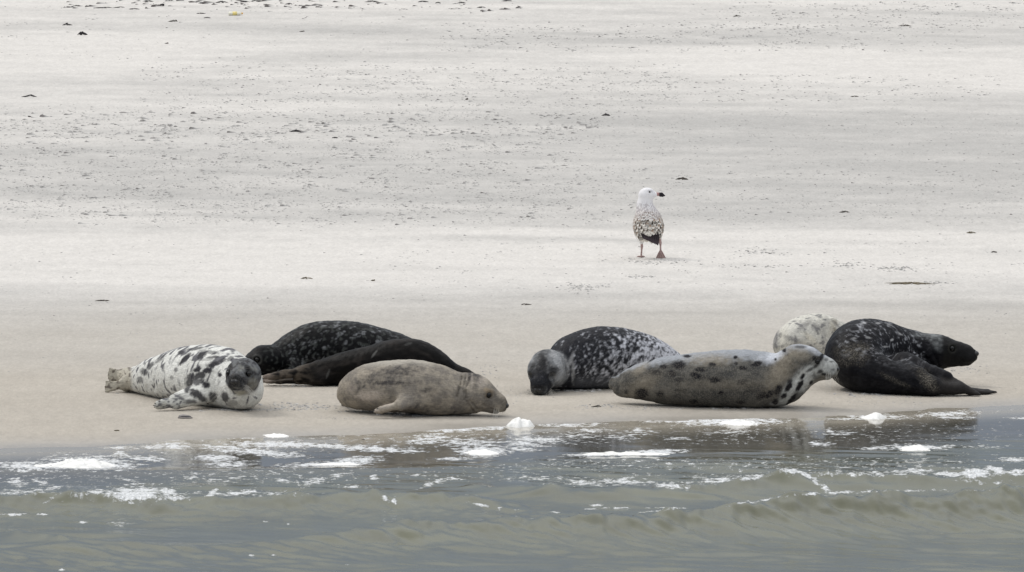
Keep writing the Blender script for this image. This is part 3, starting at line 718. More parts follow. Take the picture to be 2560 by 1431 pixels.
# 2  black mottled seal at the back
def coat2(E):
    V, s, a = E['V'], E['s'], E['a']; px, py = E['px'], E['py']
    n = fbm(s*15, a*3.2, 2.0, 3, .6); m_ = ss(.12, .42, n)*ss(690, 740, px)*ss(1050, 960, px)
    n = .6*n+.5*fbm(s*32, a*7, 12.0, 3, .6); m_ = ss(.05, .38, n)*ss(690, 740, px)*ss(1050, 960, px)
    col = mixv(c3(.0045, .0045, .005), c3(.15, .155, .16), m_)
    col = mixv(col, c3(.06, .065, .06), ss(.1, .4, noise(s*30, a*6, 4))*ss(640, 680, px)*.6)
    ring = np.minimum(*[np.abs(np.linalg.norm(V-p, axis=1)/E['hp']['R']-.28) for p in E['hp']['eye']]); col = mixv(col, c3(.09, .09, .085), np.exp(-(ring/.07)**2)*.7)
    return col, 0*s, .75+0*s
seal('black seal with faint grey mottling lying behind, its head touching the leftmost seal', (720, 944),
     [(672, 903, 34, -.05), (700, 900, 44, .0), (740, 889, 58, .05), (785, 877, 70, .08), (835, 875, 73, .1), (895, 879, 72, .12), (955, 888, 66, .2), (1010, 895, 52, .3), (1060, 906, 36, .4), (1100, 916, 24, .45)],
     dict(c=(664, 900, -.12), R=39, F=(-.80, -.52, -.16), sn=1.1), coat2, eyes=(1, 1), whisk=False,
     flips=[dict(root=(740, 925, -.15), wrist=(725, 938, -.28), dir=(-.6, -.6, 0), side=(0, 0, 1), len=40, spread=.5, r=(20, 14, 5), n_=(.6, -.6, .3)),
            dict(root=(1075, 914, .45), wrist=(1092, 926, .5), dir=(1, .2, -.2), side=(0, 1, .2), len=38, spread=.7, r=(18, 12, 5), n_=(0, .2, 1))])

# 3  plain black-brown seal, rear end to the left
def coat3(E):
    V, s, a = E['V'], E['s'], E['a']; px, py = E['px'], E['py']
    n = fbm(s*7, a*2.2, 6.0, 3, .6)
    col = mixv(c3(.0045, .004, .0038), c3(.016, .0135, .012), ss(-.1, .35, n))
    col = mixv(col, c3(.085, .07, .055), ss(800, 740, px)*ss(-.35, .3, fbm(V[:, 0]*16, V[:, 1]*16, V[:, 2]*30, 2))*.9)
    col = mixv(col, c3(.22, .18, .15), ss(690, 668, px)*.6)
    col = mixv(col, c3(.10, .10, .095), spots(E, [(936, 885, 12, 2.5, 55, .8), (1020, 860, 10, 3, 20, .3), (820, 935, 12, 3, 70, .4)]))
    return col, 0*s, .55+0*s
seal('plain black-brown seal between the mottled black and tan ones, hind flippers pointing left', (930, 966),
     [(795, 935, 27, .1), (835, 926, 37, .08), (880, 921, 46, .05), (930, 915, 51, .02), (985, 906, 57, 0), (1035, 907, 58, 0), (1078, 922, 52, .02), (1112, 938, 40, .05), (1140, 946, 31, .05)],
     dict(c=(1152, 952, .05), R=30, F=(.95, .2, -.12), sn=1.0), coat3, whisk=False,
     flips=[dict(root=(800, 930, .05), wrist=(752, 932, .0), tips=[(672, 941, -.1), (664, 943, -.12), (675, 946, -.1), (688, 938, -.08), (705, 931, -.05)], r=(26, 19, 6), n_=(.1, -.8, .6), th=1.5),
            dict(root=(805, 945, .0), wrist=(745, 952, .02), tips=[(658, 953, .0), (668, 956, -.02), (690, 957, 0), (665, 948, .05), (680, 950, .05)], r=(20, 12, 5), n_=(.1, -.5, .9), th=1.7)])

# 4  tan seal in front
def coat4(E):
    V, s, a = E['V'], E['s'], E['a']; px, py = E['px'], E['py']
    n = fbm(V[:, 0]*9, V[:, 1]*9, V[:, 2]*9, 4, .6); n2 = fbm(V[:, 0]*26, V[:, 1]*26, V[:, 2]*34, 2)
    col = mixv(c3(.31, .275, .225), c3(.19, .172, .150), ss(-.25, .30, n+.35*n2))
    col = mixv(col, c3(.36, .335, .29), ss(925, 903, py)*ss(1130, 1050, px))
    G = spots(E, [(985, 932, 60, 16, 8, .75), (1025, 918, 26, 10, 0, .5), (935, 943, 40, 12, 20, .55), (970, 957, 55, 6, 0, .8), (900, 958, 36, 10, 30, .6), (880, 985, 22, 8, 40, .45), (905, 968, 16, 4, 35, .7), (1065, 975, 22, 7, 10, .55), (1040, 1015, 16, 7, 55, .7), (1022, 1022, 22, 5, 10, .5), (1184, 941, 22, 10, -20, 1), (1200, 950, 14, 8, -40, .6), (1188, 970, 8, 20, 0, .35), (1235, 985, 10, 14, 40, .35), (1140, 1029, 6, 3, 0, .8), (1100, 1022, 60, 10, 0, .35), (1192, 964, 4, 6, 60, .9)], .6)
    col = mixv(col, c3(.060, .056, .056), np.clip(G*(.65+.6*ss(-.3, .3, n2)), 0, 1))
    Lt = spots(E, [(925, 990, 30, 12, 0, .9), (1215, 940, 14, 5, -40, .4), (1180, 952, 3, 18, 0, .4), (1168, 952, 2.5, 16, 0, .4), (938, 1028, 14, 4, 0, .9), (965, 1015, 26, 8, 30, .5), (880, 975, 12, 14, 0, .3), (1205, 955, 12, 12, 0, .5)], .6)
    col = mixv(col, c3(.50, .44, .38), Lt)
    col = mixv(col, c3(.34, .25, .15), spots(E, [(1220, 977, 13, 6, -20, .5), (1222, 990, 10, 6, 0, .3)], .6))
    col = mixv(col, c3(.10, .09, .08), spots(E, [(1247, 1003, 16, 10, -30, .65), (1226, 1008, 12, 8, 0, .3)], .6))
    mz = np.linalg.norm(V-E['hp']['nose'], axis=1)/E['hp']['R']; col = mixv(col, c3(.085, .075, .065), .75*np.exp(-(mz/.55)**2))
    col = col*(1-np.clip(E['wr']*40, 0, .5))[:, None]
    return col, .22+0*s, .15+0*s
seal('tan grey sand-dusted seal lying in front, nose pointing right, wrinkled neck', (1060, 1038),
     [(874, 985, 32, .28), (895, 975, 48, .22), (930, 968, 60, .14), (980, 965, 65, .05), (1035, 967, 67, .0), (1085, 976, 66, .0), (1130, 984, 56, 0), (1168, 986, 52, .0)],
     dict(c=(1184, 981, -.02), R=45, F=(.90, -.22, -.34), sn=1.14), coat4,
     flips=[dict(root=(1040, 995, -.14), wrist=(1000, 1013, -.24), dir=(-1, -.12, -.25), side=(.1, -.5, .6), len=62, spread=.30, r=(32, 17, 6), n_=(.1, -.7, .7), th=1.5, lens=[.8, .95, 1, .98, .85], claws=True),
            dict(root=(872, 990, .35), wrist=(868, 1000, .5), dir=(-.3, 1, 0), side=(0, 0, 1), len=50, spread=.8, r=(22, 16, 6), n_=(1, 0, 0))],
     wrinkles=[(1156, 936, 1150, 965, 2.6, .014), (1150, 962, 1142, 996, 2.6, .012), (1164, 938, 1158, 970, 2.4, .010), (1158, 968, 1162, 1005, 2.4, .009), (1175, 938, 1164, 972, 2.6, .013), (1164, 970, 1166, 1000, 2.4, .011), (1163, 998, 1188, 1034, 2.4, .009), (1170, 996, 1198, 1028, 2.2, .008)])

# 5  mottled seal asleep, face down to the camera
def coat5(E):
    V, s, a = E['V'], E['s'], E['a']; px, py = E['px'], E['py']
    n = fbm(s*19, a*4.2+s*6, 3.0, 3, .6); fr = np.clip((px-1400+(py-890)*.9)/260, 0, 1)
    n = .6*n+.55*fbm(s*34, a*8+s*9, 9.0, 3, .65); t = ss(-.22, .34, n+.50*(fr-.56)-.20*ss(935, 965, py))
    col = mixv(c3(.016, .017, .021), c3(.52, .53, .57), t**1.4)
    col = mixv(col, c3(.13, .135, .15), ss(930, 960, py)*.7*ss(1420, 1450, px))
    hp = E['hp']; dh = np.linalg.norm(V-hp['c'], axis=1)/hp['R']
    hm = ss(1.35, 1.12, dh)+ss(960, 970, py)*ss(1372, 1362, px); hm = np.clip(hm, 0, 1)
    hc = mixv(c3(.12, .125, .13), c3(.23, .23, .23), ss(-.2, .3, fbm(V[:, 0]*30, V[:, 1]*30, V[:, 2]*30, 2)))
    hc = mixv(hc, c3(.37, .38, .39), spots(E, [(1398, 920, 13, 50, 10, .7), (1323, 905, 7, 26, -15, .8), (1377, 955, 6, 14, 20, .8), (1375, 890, 20, 8, 0, .4)], .7))
    hc = mixv(hc, c3(.018, .018, .02), spots(E, [(1356, 905, 13, 30, 0, .95), (1350, 940, 22, 28, 0, .98), (1343, 965, 24, 20, 0, 1), (1330, 917, 11, 12, 0, .75), (1384, 925, 15, 11, -10, .85), (1384, 922, 9, 3, -8, 1), (1331, 917, 7, 3, 10, 1), (1360, 880, 12, 14, 0, .4), (1350, 968, 28, 14, 0, .9)], .6))
    col = mixv(col, hc, hm)
    col = mixv(col, c3(.45, .45, .45), spots(E, [(1428, 900, 5, 20, -20, .5), (1433, 930, 4, 26, 0, .55)], .6))
    return col, .04+0*s, .5+0*s
seal('mottled black and white seal asleep with its dark muzzle pressed on the sand', (1440, 975),
     [(1382, 930, 44, -.08), (1408, 920, 54, -.02), (1444, 903, 70, .06), (1500, 895, 79, .14), (1555, 899, 78, .24), (1610, 909, 70, .38), (1655, 920, 56, .55), (1700, 935, 38, .7), (1740, 945, 24, .8)],
     dict(c=(1367, 922, -.22), R=48, F=(-.26, -.80, -.54), sn=.95), coat5, eyes=(0, 0),
     flips=[dict(root=(1735, 945, .8), wrist=(1755, 950, .85), dir=(1, .2, 0), side=(0, .2, 1), len=40, spread=.7, r=(20, 14, 5), n_=(0, 1, 0))],
     wrinkles=[(1410, 880, 1438, 960, 4, .01), (1402, 875, 1425, 965, 3, .006)])

# 6  grey seal in the foreground raising its head
def coat6(E):
    V, s, a = E['V'], E['s'], E['a']; px, py = E['px'], E['py']; N = E['N']
    n = fbm(V[:, 0]*7, V[:, 1]*7, V[:, 2]*10, 4, .6); n2 = fbm(V[:, 0]*24, V[:, 1]*24, V[:, 2]*30, 2)
    n3 = fbm(V[:, 0]*3.5, V[:, 1]*3.5, V[:, 2]*6+3, 3)
    col = mixv(c3(.145, .138, .122), c3(.062, .062, .060), ss(-.25, .3, n+.3*n3))
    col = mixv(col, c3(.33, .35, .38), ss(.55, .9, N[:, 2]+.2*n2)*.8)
    col = mixv(col, c3(.036, .036, .037), spots(E, [(1665, 935, 55, 20, 5, .75), (1690, 915, 30, 8, 0, .5), (1760, 940, 60, 20, 10, .45), (1850, 985, 120, 25, 0, .5), (1720, 1000, 130, 12, 0, .55), (1930, 1000, 60, 12, 0, .4), (1880, 930, 60, 20, 0, .3)], .8))
    col = mixv(col, c3(.27, .235, .18), spots(E, [(1780, 900, 50, 14, 0, .6), (1950, 930, 55, 22, 55, .7), (1990, 885, 34, 16, -10, .5), (1820, 960, 100, 12, 0, .3), (1610, 960, 40, 20, 30, .5), (1600, 925, 24, 10, 40, .5)], .8))
    col = mixv(col, c3(.56, .58, .62), spots(E, [(1935, 890, 26, 12, 30, .75), (1905, 897, 20, 7, 20, .4), (2030, 872, 20, 6, -35, .5)], .7))
    col = mixv(col, c3(.50, .51, .49), spots(E, [(1985, 965, 50, 14, 50, .95), (2015, 935, 36, 14, 40, .95), (1965, 1000, 26, 10, 35, .9), (2050, 925, 20, 12, 20, .9), (2075, 915, 24, 20, -20, .8), (2010, 955, 30, 16, 50, .9), (1945, 1010, 16, 6, 0, .6)], .6))
    B = spots(E, [(1717, 890, 9, 4, 0, 1), (1632, 898, 13, 3, 28, .9), (1697, 913, 14, 10, 0, .95), (1660, 917, 10, 5, 0, .8), (1680, 934, 9, 7, -30, 1), (1640, 932, 12, 7, 0, .5), (1750, 925, 14, 6, 0, .7), (1742, 940, 16, 8, -20, .75), (1788, 950, 15, 8, 0, .75), (1700, 950, 12, 6, 0, .5),
        (1780, 912, 9, 5, 0, .8), (1838, 894, 5, 4, 0, .9), (1857, 921, 10, 5, 0, .9), (1892, 910, 13, 6, 15, 1), (1840, 910, 5, 4, 0, .7), (1802, 982, 8, 4, 0, 1), (1735, 1004, 12, 5, 0, .95), (1850, 1006, 10, 5, 0, .8), (1604, 985, 16, 14, 0, .9), (1650, 985, 10, 8, 0, .7), (1565, 980, 6, 6, 0, .6), (1855, 955, 14, 8, 0, .4),
        (1700, 975, 14, 5, 0, .4), (1938, 1005, 8, 7, 0, .9), (1905, 990, 16, 8, 30, .7), (1925, 985, 13, 7, 40, .9), (1945, 975, 13, 8, 60, .8), (1972, 968, 14, 6, 60, 1), (1999, 965, 15, 6, 60, 1), (2006, 943, 9, 4, 55, 1), (1975, 955, 8, 6, 60, .7), (1978, 1001, 22, 5, 50, .95), (2028, 958, 6, 4, 60, .8), (1960, 990, 9, 6, 40, .8), (2040, 915, 8, 4, 40, .7), (2050, 930, 8, 5, 20, .7), (2025, 925, 12, 4, 30, .6), (2060, 937, 9, 4, -20, .7),
        (2054, 892, 5, 9, -25, .95), (2035, 896, 4, 5, 0, .9), (2000, 868, 14, 3, 0, .5), (2066, 900, 5, 4, 0, .5), (2078, 905, 6, 2, 0, .5), (1960, 875, 6, 4, 50, .8), (1938, 898, 3, 3, 0, .9), (2082, 925, 5, 3, 0, .5)], .5)
    col = mixv(col, c3(.012, .012, .015), np.clip(B*1.3, 0, 1))
    return col, .26*ss(.9, .4, N[:, 2])*(1-.8*spots(E, [(2000, 955, 60, 34, 45, 1), (2070, 910, 30, 30, 0, 1)], .5)), .35+0*s
def hind6(S, pt, m):
    S.cap(pt((1975, 955, -.06)), pt((2040, 922, -.10)), m(42), m(27), k=.05)
    for a, b, c_, r in ((1545, 968, .25, 9), (1538, 962, .22, 7), (1560, 945, .3, 10), (1570, 941, .32, 9)):
        S.ell(pt((a, b, c_)), (m(r*1.4), m(r), m(r*.8)), None, k=.02)
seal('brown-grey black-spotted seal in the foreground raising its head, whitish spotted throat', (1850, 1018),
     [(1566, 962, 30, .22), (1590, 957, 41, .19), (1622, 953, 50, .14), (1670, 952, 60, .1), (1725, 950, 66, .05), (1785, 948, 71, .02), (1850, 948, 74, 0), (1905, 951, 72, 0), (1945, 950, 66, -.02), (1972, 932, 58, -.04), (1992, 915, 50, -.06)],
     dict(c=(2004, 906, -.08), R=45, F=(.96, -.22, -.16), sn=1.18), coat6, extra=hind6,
     flips=[dict(root=(1556, 962, .26), wrist=(1545, 958, .25), dir=(-1, -.2, .02), side=(.2, 0, 1), len=18, spread=1.2, r=(17, 11, 5), n_=(.1, 1, 0), th=1.3, n=4),
            dict(root=(1562, 972, .24), wrist=(1550, 974, .22), dir=(-1, -.2, .1), side=(.2, 0, 1), len=12, spread=1.0, r=(17, 12, 5), n_=(.1, 1, 0), th=1.3, n=4),
            dict(root=(1930, 985, .25), wrist=(1930, 1000, .35), dir=(-.6, .6, -.1), side=(.3, .3, .3), len=50, spread=.4, r=(24, 16, 5), n_=(.5, .5, .2))],
     wrinkles=[(1958, 872, 1975, 905, 3, .010), (1550, 935, 1545, 985, 3, .008), (1561, 935, 1556, 990, 3, .006)])

# 7  pale seal seen from behind
def coat7(E):
    V, s, a = E['V'], E['s'], E['a']; px, py = E['px'], E['py']
    n = fbm(V[:, 0]*13, V[:, 1]*13, V[:, 2]*17, 3, .6)
    col = mixv(c3(.56, .545, .49), c3(.15, .15, .155), ss(.16, .36, n+.06)*.85)
    col = mixv(col, c3(.64, .60, .50), spots(E, [(2025, 845, 20, 7, -40, .7), (2000, 860, 30, 8, 0, .3), (2085, 808, 10, 10, 0, .7), (1960, 850, 12, 25, 0, .3)], .6))
    col = mixv(col, c3(.17, .165, .165), spots(E, [(2010, 815, 22, 7, 35, .6), (2040, 820, 16, 9, -40, .6), (1985, 850, 24, 7, -20, .6), (2060, 840, 6, 26, 0, .35), (1940, 850, 6, 26, -10, .8), (2092, 812, 18, 5, -40, .6), (2070, 800, 12, 4, -60, .3), (2030, 868, 14, 4, -35, .7)], .6))
    return col, .15+0*s, .3+0*s
seal('cream white seal with grey flecks lying farthest back, half hidden by the curled black one', (2020, 912),
     [(1965, 866, 33, -.15), (1980, 857, 46, -.1), (2005, 850, 57, .0), (2038, 847, 63, .1), (2072, 853, 60, .2), (2105, 866, 50, .3), (2140, 880, 42, .4), (2165, 888, 38, .45)],
     dict(c=(2182, 888, .5), R=36, F=(.9, .3, -.1), sn=1.0), coat7, whisk=False,
     flips=[dict(root=(2066, 812, .0), wrist=(2082, 806, -.02), tips=[(2098, 822, -.06), (2104, 826, -.06), (2106, 832, -.05)], r=(24, 14, 7), n_=(-.3, -1, .2), th=1.4),
            dict(root=(1965, 880, .1), wrist=(1985, 888, .4), dir=(.5, 1, 0), side=(0, 0, 1), len=50, spread=.6, r=(22, 16, 5), n_=(1, 0, 0))],
     wrinkles=[(1952, 835, 1946, 882, 3, .012), (2078, 800, 2104, 822, 3, .01), (2048, 800, 2066, 860, 4, .006)])

# 8  black seal curled round on the right
def coat8(E):
    V, s, a = E['V'], E['s'], E['a']; px, py = E['px'], E['py']
    n = fbm(s*16, a*3.4, 7.0, 3, .6); back = ss(920, 870, py+.15*(2180-px))*ss(2085, 2110, px)*ss(2330, 2290, px)
    n = .55*n+.55*fbm(s*34, a*9, 2.0, 3, .6)
    col = mixv(c3(.0045, .0045, .006), c3(.013, .013, .015), ss(-.2, .3, n))
    col = mixv(col, c3(.24, .245, .26), ss(.04, .36, n)*back)
    col = mixv(col, c3(.5, .5, .5), spots(E, [(2195, 808, 7, 2, 0, .5), (2230, 850, 5, 2.4, 20, .6), (2170, 845, 8, 2.5, -10, .35), (2135, 847, 6, 3, 0, .3), (2160, 808, 7, 2, 10, .35), (2215, 867, 8, 2, 0, .5), (2250, 835, 7, 2, -30, .5), (2222, 812, 7, 2, -20, .4)], .5))
    col = mixv(col, c3(.20, .21, .21), spots(E, [(2336, 840, 22, 12, -14, .75), (2312, 834, 26, 7, 8, .6), (2344, 860, 12, 16, 30, .5)], .95)*(.55+.6*ss(-.3, .3, noise(V[:, 0]*40, V[:, 1]*40, V[:, 2]*60))))
    col = mixv(col, c3(.012, .012, .012), ss(2352, 2362, px)*(py < 930)*(V[:, 1] > E['Y0']))
    ring = np.minimum(*[np.abs(np.linalg.norm(V-p, axis=1)/E['hp']['R']-.24) for p in E['hp']['eye']]); col = mixv(col, c3(.05, .05, .042), np.exp(-(ring/.05)**2)*.6)
    d1 = spots(E, [(2132, 885, 32, 20, -20, .8), (2150, 870, 24, 12, 0, .7), (2100, 880, 18, 14, 0, .5), (2318, 950, 30, 14, -50, 1), (2330, 965, 16, 12, -40, 1), (2235, 950, 36, 6, -25, .5), (2110, 905, 26, 12, 0, .5)], .7)
    col = mixv(col, c3(.05, .046, .040), d1*.5)
    col = mixv(col, c3(.022, .020, .019), ss(2340, 2360, px)*ss(940, 950, py))
    return col, d1*.42, .6-.3*d1
seal('large black seal curled round at the right with long muzzle and outstretched hind flippers', (2200, 975),
     [(2318, 886, 48, .42), (2285, 882, 54, .42), (2240, 880, 65, .38), (2195, 880, 79, .28), (2160, 884, 86, .16), (2142, 893, 80, .0), (2150, 914, 66, -.14), (2185, 934, 52, -.26), (2235, 948, 41, -.34), (2290, 958, 31, -.40), (2325, 966, 25, -.44)],
     dict(c=(2340, 880, .40), R=44, F=(.985, -.16, -.02), sn=1.45, mouth=0), coat8, whisk=False,
     flips=[dict(root=(2235, 912, -.10), wrist=(2292, 935, -.40), tips=[(2318, 966, -.46), (2327, 970, -.48), (2332, 964, -.48), (2328, 954, -.46)], r=(24, 20, 9), n_=(-.2, -.9, .4), th=1.35, claws=False),
            dict(root=(2262, 905, -.12), wrist=(2366, 945, -.33), tips=[(2448, 990, -.46), (2454, 993, -.48), (2440, 992, -.46), (2425, 986, -.44)], r=(26, 18, 7), n_=(.1, -.7, .7), th=1.2),
            dict(root=(2325, 968, -.42), wrist=(2390, 975, -.44), tips=[(2490, 984, -.22), (2494, 988, -.24), (2484, 989, -.28), (2470, 980, -.24)], r=(24, 15, 7), n_=(.1, -.6, .8), th=1.25),
            dict(root=(2290, 905, .2), wrist=(2330, 935, .15), dir=(.5, -.1, -.5), side=(.5, 0, .5), len=30, spread=.5, r=(20, 12, 4), n_=(.1, -1, 0))],
     wrinkles=[(2290, 870, 2340, 920, 4, .008), (2318, 850, 2352, 925, 3, .008), (2245, 895, 2285, 935, 4, .008)])

# ------------------------------------------------------------------ gull
def gull():
    Y0 = gp(1652, 646)[1]; gz = float(gp(1652, 646)[2]); S = Sculpt(); mm = 1/pxm(Y0)
    pt = lambda a, b, c_=0: at(a, b, Y0+c_)
    # head and neck
    S.ell(pt(1618, 486, .0), (20*mm, 16*mm, 16.5*mm), None, k=.02)
    S.cap(pt(1622, 487, 0), pt(1638, 487, -.005), 12*mm, 6*mm, k=.02)
    S.cap(pt(1612, 492, 0), pt(1612, 520, .01), 14.5*mm, 18*mm, k=.03)
    S.cap(pt(1612, 515, .01), pt(1618, 538, .0), 18*mm, 27*mm, k=.05)
    S.ell(pt(1620, 560, .0), (37*mm, 46*mm, 38*mm), None, k=.05)
    S.ell(pt(1622, 572, -.02), (35*mm, 42*mm, 30*mm), None, k=.05)
    S.cap(pt(1626, 580, -.04), pt(1634, 596, -.1), 22*mm, 10*mm, k=.04)
    S.cap(pt(1606, 590, .0), pt(1604, 606, .0), 11*mm, 5*mm, k=.02)         # thighs
    S.cap(pt(1645, 585, .03), pt(1650, 598, .03), 9*mm, 4*mm, k=.02)
    V, F = S.mesh(.0048); px, py = proj(V[:, 0], V[:, 1], V[:, 2])
    N = normals(V, F)
    n = fbm(V[:, 0]*60, V[:, 1]*60, V[:, 2]*60, 2); n2 = fbm(V[:, 0]*110, V[:, 1]*60, V[:, 2]*50, 2)
    body = ss(505, 545, py+8*n)
    col = mixv(c3(.80, .79, .80), mixv(c3(.62, .58, .54), c3(.24, .19, .15), ss(-.15, .15, n2)), body)
    col = mixv(col, c3(.42, .39, .40), ss(498, 520, py)*ss(550, 535, py)*ss(-.15, .15, n2)*.85)
    col = mixv(col, c3(.6, .59, .61), ss(.05, .3, n2)*ss(500, 485, py)*.5)
    col = mixv(col, c3(.76, .75, .73), ss(592, 600, py))
    W = np.exp(-(((px-1622)/14)**2+((py-477)/2.4)**2))*.25*(N[:, 1] < 0)+np.exp(-(((px-1626)/6)**2+((py-479)/3)**2))*.5*(N[:, 1] < 0); col = mixv(col, c3(.2, .19, .2), np.clip(W, 0, 1))
    o = mesh_np('gull', V, F, M_PLUME, attrs={'tint': col}); rebase(o, (pt(1625, 646)[0], Y0, gz))
    tag(o, 'brown-mottled young gull with white head standing alone on the sand above the seals', 'gull')
    # wing and back feathers: each wing one part made of overlapping feathers
    rr = random.Random(5)
    def feather(c, d, nrm, L, Wd):
        d = unit(d); s_ = unit(np.cross(d, nrm)); n_ = unit(np.cross(s_, d)); P = []; Cc = []; K = []
        prof = [(0, .25), (.25, .8), (.55, 1), (.8, .8), (.95, .45), (1, .08)]
        for t, ww in prof:
            for e_ in (-1, -.45, .45, 1):
                P.append(c+d*L*t+s_*Wd*ww*e_+n_*(.004*(1-abs(e_))+.006*t)); K.append(max(abs(e_) > .9, t > .7))
        F_ = [(i*4+j, i*4+j+1, i*4+5+j, i*4+4+j) for i in range(5) for j in range(3)]
        return np.array(P), np.array(F_), np.array(K, float)
    def surface(pxp, pyp):
        a_ = np.hypot(px-pxp, py-pyp) < 3; a_ &= N[:, 1] < .3
        if not a_.any(): return None
        i = np.argmin(np.where(a_, V[:, 1], 9e9)); return V[i], N[i]
    for side, x0, x1 in (('l', 1583, 1620), ('r', 1620, 1661)):
        parts = []; cols = []
        for row, yy in enumerate(np.arange(528, 592, 5.6)):
            for xx in np.arange(x0+(row % 2)*3, x1, 6.2):
                q = surface(xx+rr.uniform(-1, 1), yy+rr.uniform(-1, 1))
                if q is None or abs(xx-1619-(yy-528)*.06) > 17+(yy-528)*.85: continue
                p_, n_ = q; big = (yy-524)/60
                drift = (1628-xx)/55
                dirn = np.array([drift*.6+rr.uniform(-.25, .25), -.12, -1.0]); dirn = dirn-n_*(dirn@n_)*.85
                v, f, k = feather(p_+n_*.003, dirn, n_, (10+7*big)*mm*rr.uniform(.9, 1.3), (3.6+1.8*big)*mm)
                dk = np.array([.13, .095, .07])*rr.choice([.35, .6, 1, 2.6]); lt = np.array([.74, .70, .64])*rr.choice([.5, .9, 1.1])
                if yy < 540: dk = np.array([.30, .26, .24])*rr.uniform(.7, 1.3); lt = np.array([.7, .68, .66])
                cols.append(dk[None]*(1-k[:, None])+lt[None]*k[:, None]); parts.append((v, f))
        v, f = merge(parts); w_ = child('wing', v, f, M_PLUME, o, attrs={'tint': np.concatenate(cols)})
    parts = []; cols = []
    for i in range(9):                                   # dark flight feathers crossing over the tail
        a = pt(1603+i*5.2, 580+abs(i-4)*.6, -.165+.002*i); tip = pt(1612+i*4.0, 597+i*1.7, -.20-.002*i)
        v, f, k = feather(a, tip-a, np.array([0, -1, .25]), np.linalg.norm(tip-a)*1.15, 4.2*mm); parts.append((v, f))
        cols.append(np.tile(np.array([[.018, .014, .016]]), (len(v), 1))*(1+1.5*k[:, None]))
    v, f = merge(parts); child('flight_feathers', v, f, M_PLUME, o, attrs={'tint': np.concatenate(cols)})
    parts = []
    for i in range(7):
        a = pt(1622+i*2, 588, -.15); tip = pt(1626+i*3.2, 610-abs(i-4.5)*1.6, -.17)
        v, f, k = feather(a, tip-a, np.array([0, -1, .2]), np.linalg.norm(tip-a), 3.4*mm); parts.append((v, f))
    v, f = merge(parts); child('tail', v, f, M_PLUME, o, attrs={'tint': np.tile([[.028, .02, .022]], (len(v), 1))})
    # beak, hooked, dark towards the tip
    B = Sculpt(); B.cap(pt(1637, 486, -.004), pt(1654, 486, -.012), 4.6*mm, 4.0*mm, k=.004, flat=((0, 1, 0), 1.3))
    B.cap(pt(1654, 486, -.012), pt(1661, 489.5, -.015), 4.2*mm, 2.0*mm, k=.006); B.cap(pt(1650, 489.5, -.012), pt(1657, 490.5, -.013), 2.8*mm, 2.4*mm, k=.004)
    v, f = B.mesh(.0028); bx, by = proj(v[:, 0], v[:, 1], v[:, 2])
    bc = mixv(c3(.42, .25, .24), c3(.022, .02, .024), ss(1645, 1650, bx)); child('beak', v, f, M_PLUME, o, attrs={'tint': bc})
    q = surface(1626, 479)
    if q: v, f = uvsphere(q[0]+np.array([0, .003, 0]), 2.6*mm, nu=12, nv=8); child('eye', v, f, M_EYE, o)
    # legs and webbed feet
    pink = simple('pink_leg_skin', (.43, .30, .28), .65, 90, .25)
    def leg(top, knee, foot, web):
        P = [at(*top), at(*knee), at(*foot)]; P = catmull(np.array(P), 5)
        v, f = tube(P, np.interp(np.linspace(0, 1, len(P)), [0, .35, .5, .7, 1], [2.6*mm, 3.0*mm, 3.6*mm, 2.1*mm, 2.2*mm]), 8)
        lg = link_tri(child('leg', v, f, pink, o)); c0 = P[-1]
        T = []; tips = [c0+np.array(t) for t in web]
        for t in tips: T.append(tube([c0+np.array([0, 0, .005]), (c0+t)/2+np.array([0, 0, .006]), t], [.006, .0055, .004], 6))
        pts_ = [c0+np.array([0, 0, .006])]+[t for t in tips]; up_ = np.array([0, 0, .003])
        Wv = np.array([p+up_ for p in pts_]+[p-up_ for p in pts_]); n_ = len(pts_); Wf = []
        for i in range(1, n_-1): Wf += [(0, i, i+1, i+1), (n_, n_+i+1, n_+i, n_+i)]
        T.append((Wv, np.array(Wf))); v, f = merge(T); v = v.copy()
        ft = mesh_np('foot', v-np.array(o.location), f, pink); ft.parent = lg; link_tri(ft)
    g = lambda a, b: float(gp(a, b)[1])
    leg((1604, 602, Y0+.0), (1604.5, 616, Y0+.02), (1603, 643, Y0+.06), [(-.035, .09, -.003), (0, .11, -.003), (.03, .09, -.003)])
    # far-side foot lifted at the heel, the pink web turned to the camera
    leg((1650, 594, Y0+.03), (1651, 608, Y0+.0), (1651.5, 626, Y0-.02), [(-.040, .05, -.078), (-.012, .02, -.086), (.016, .02, -.086), (.046, .05, -.080)])
gull()

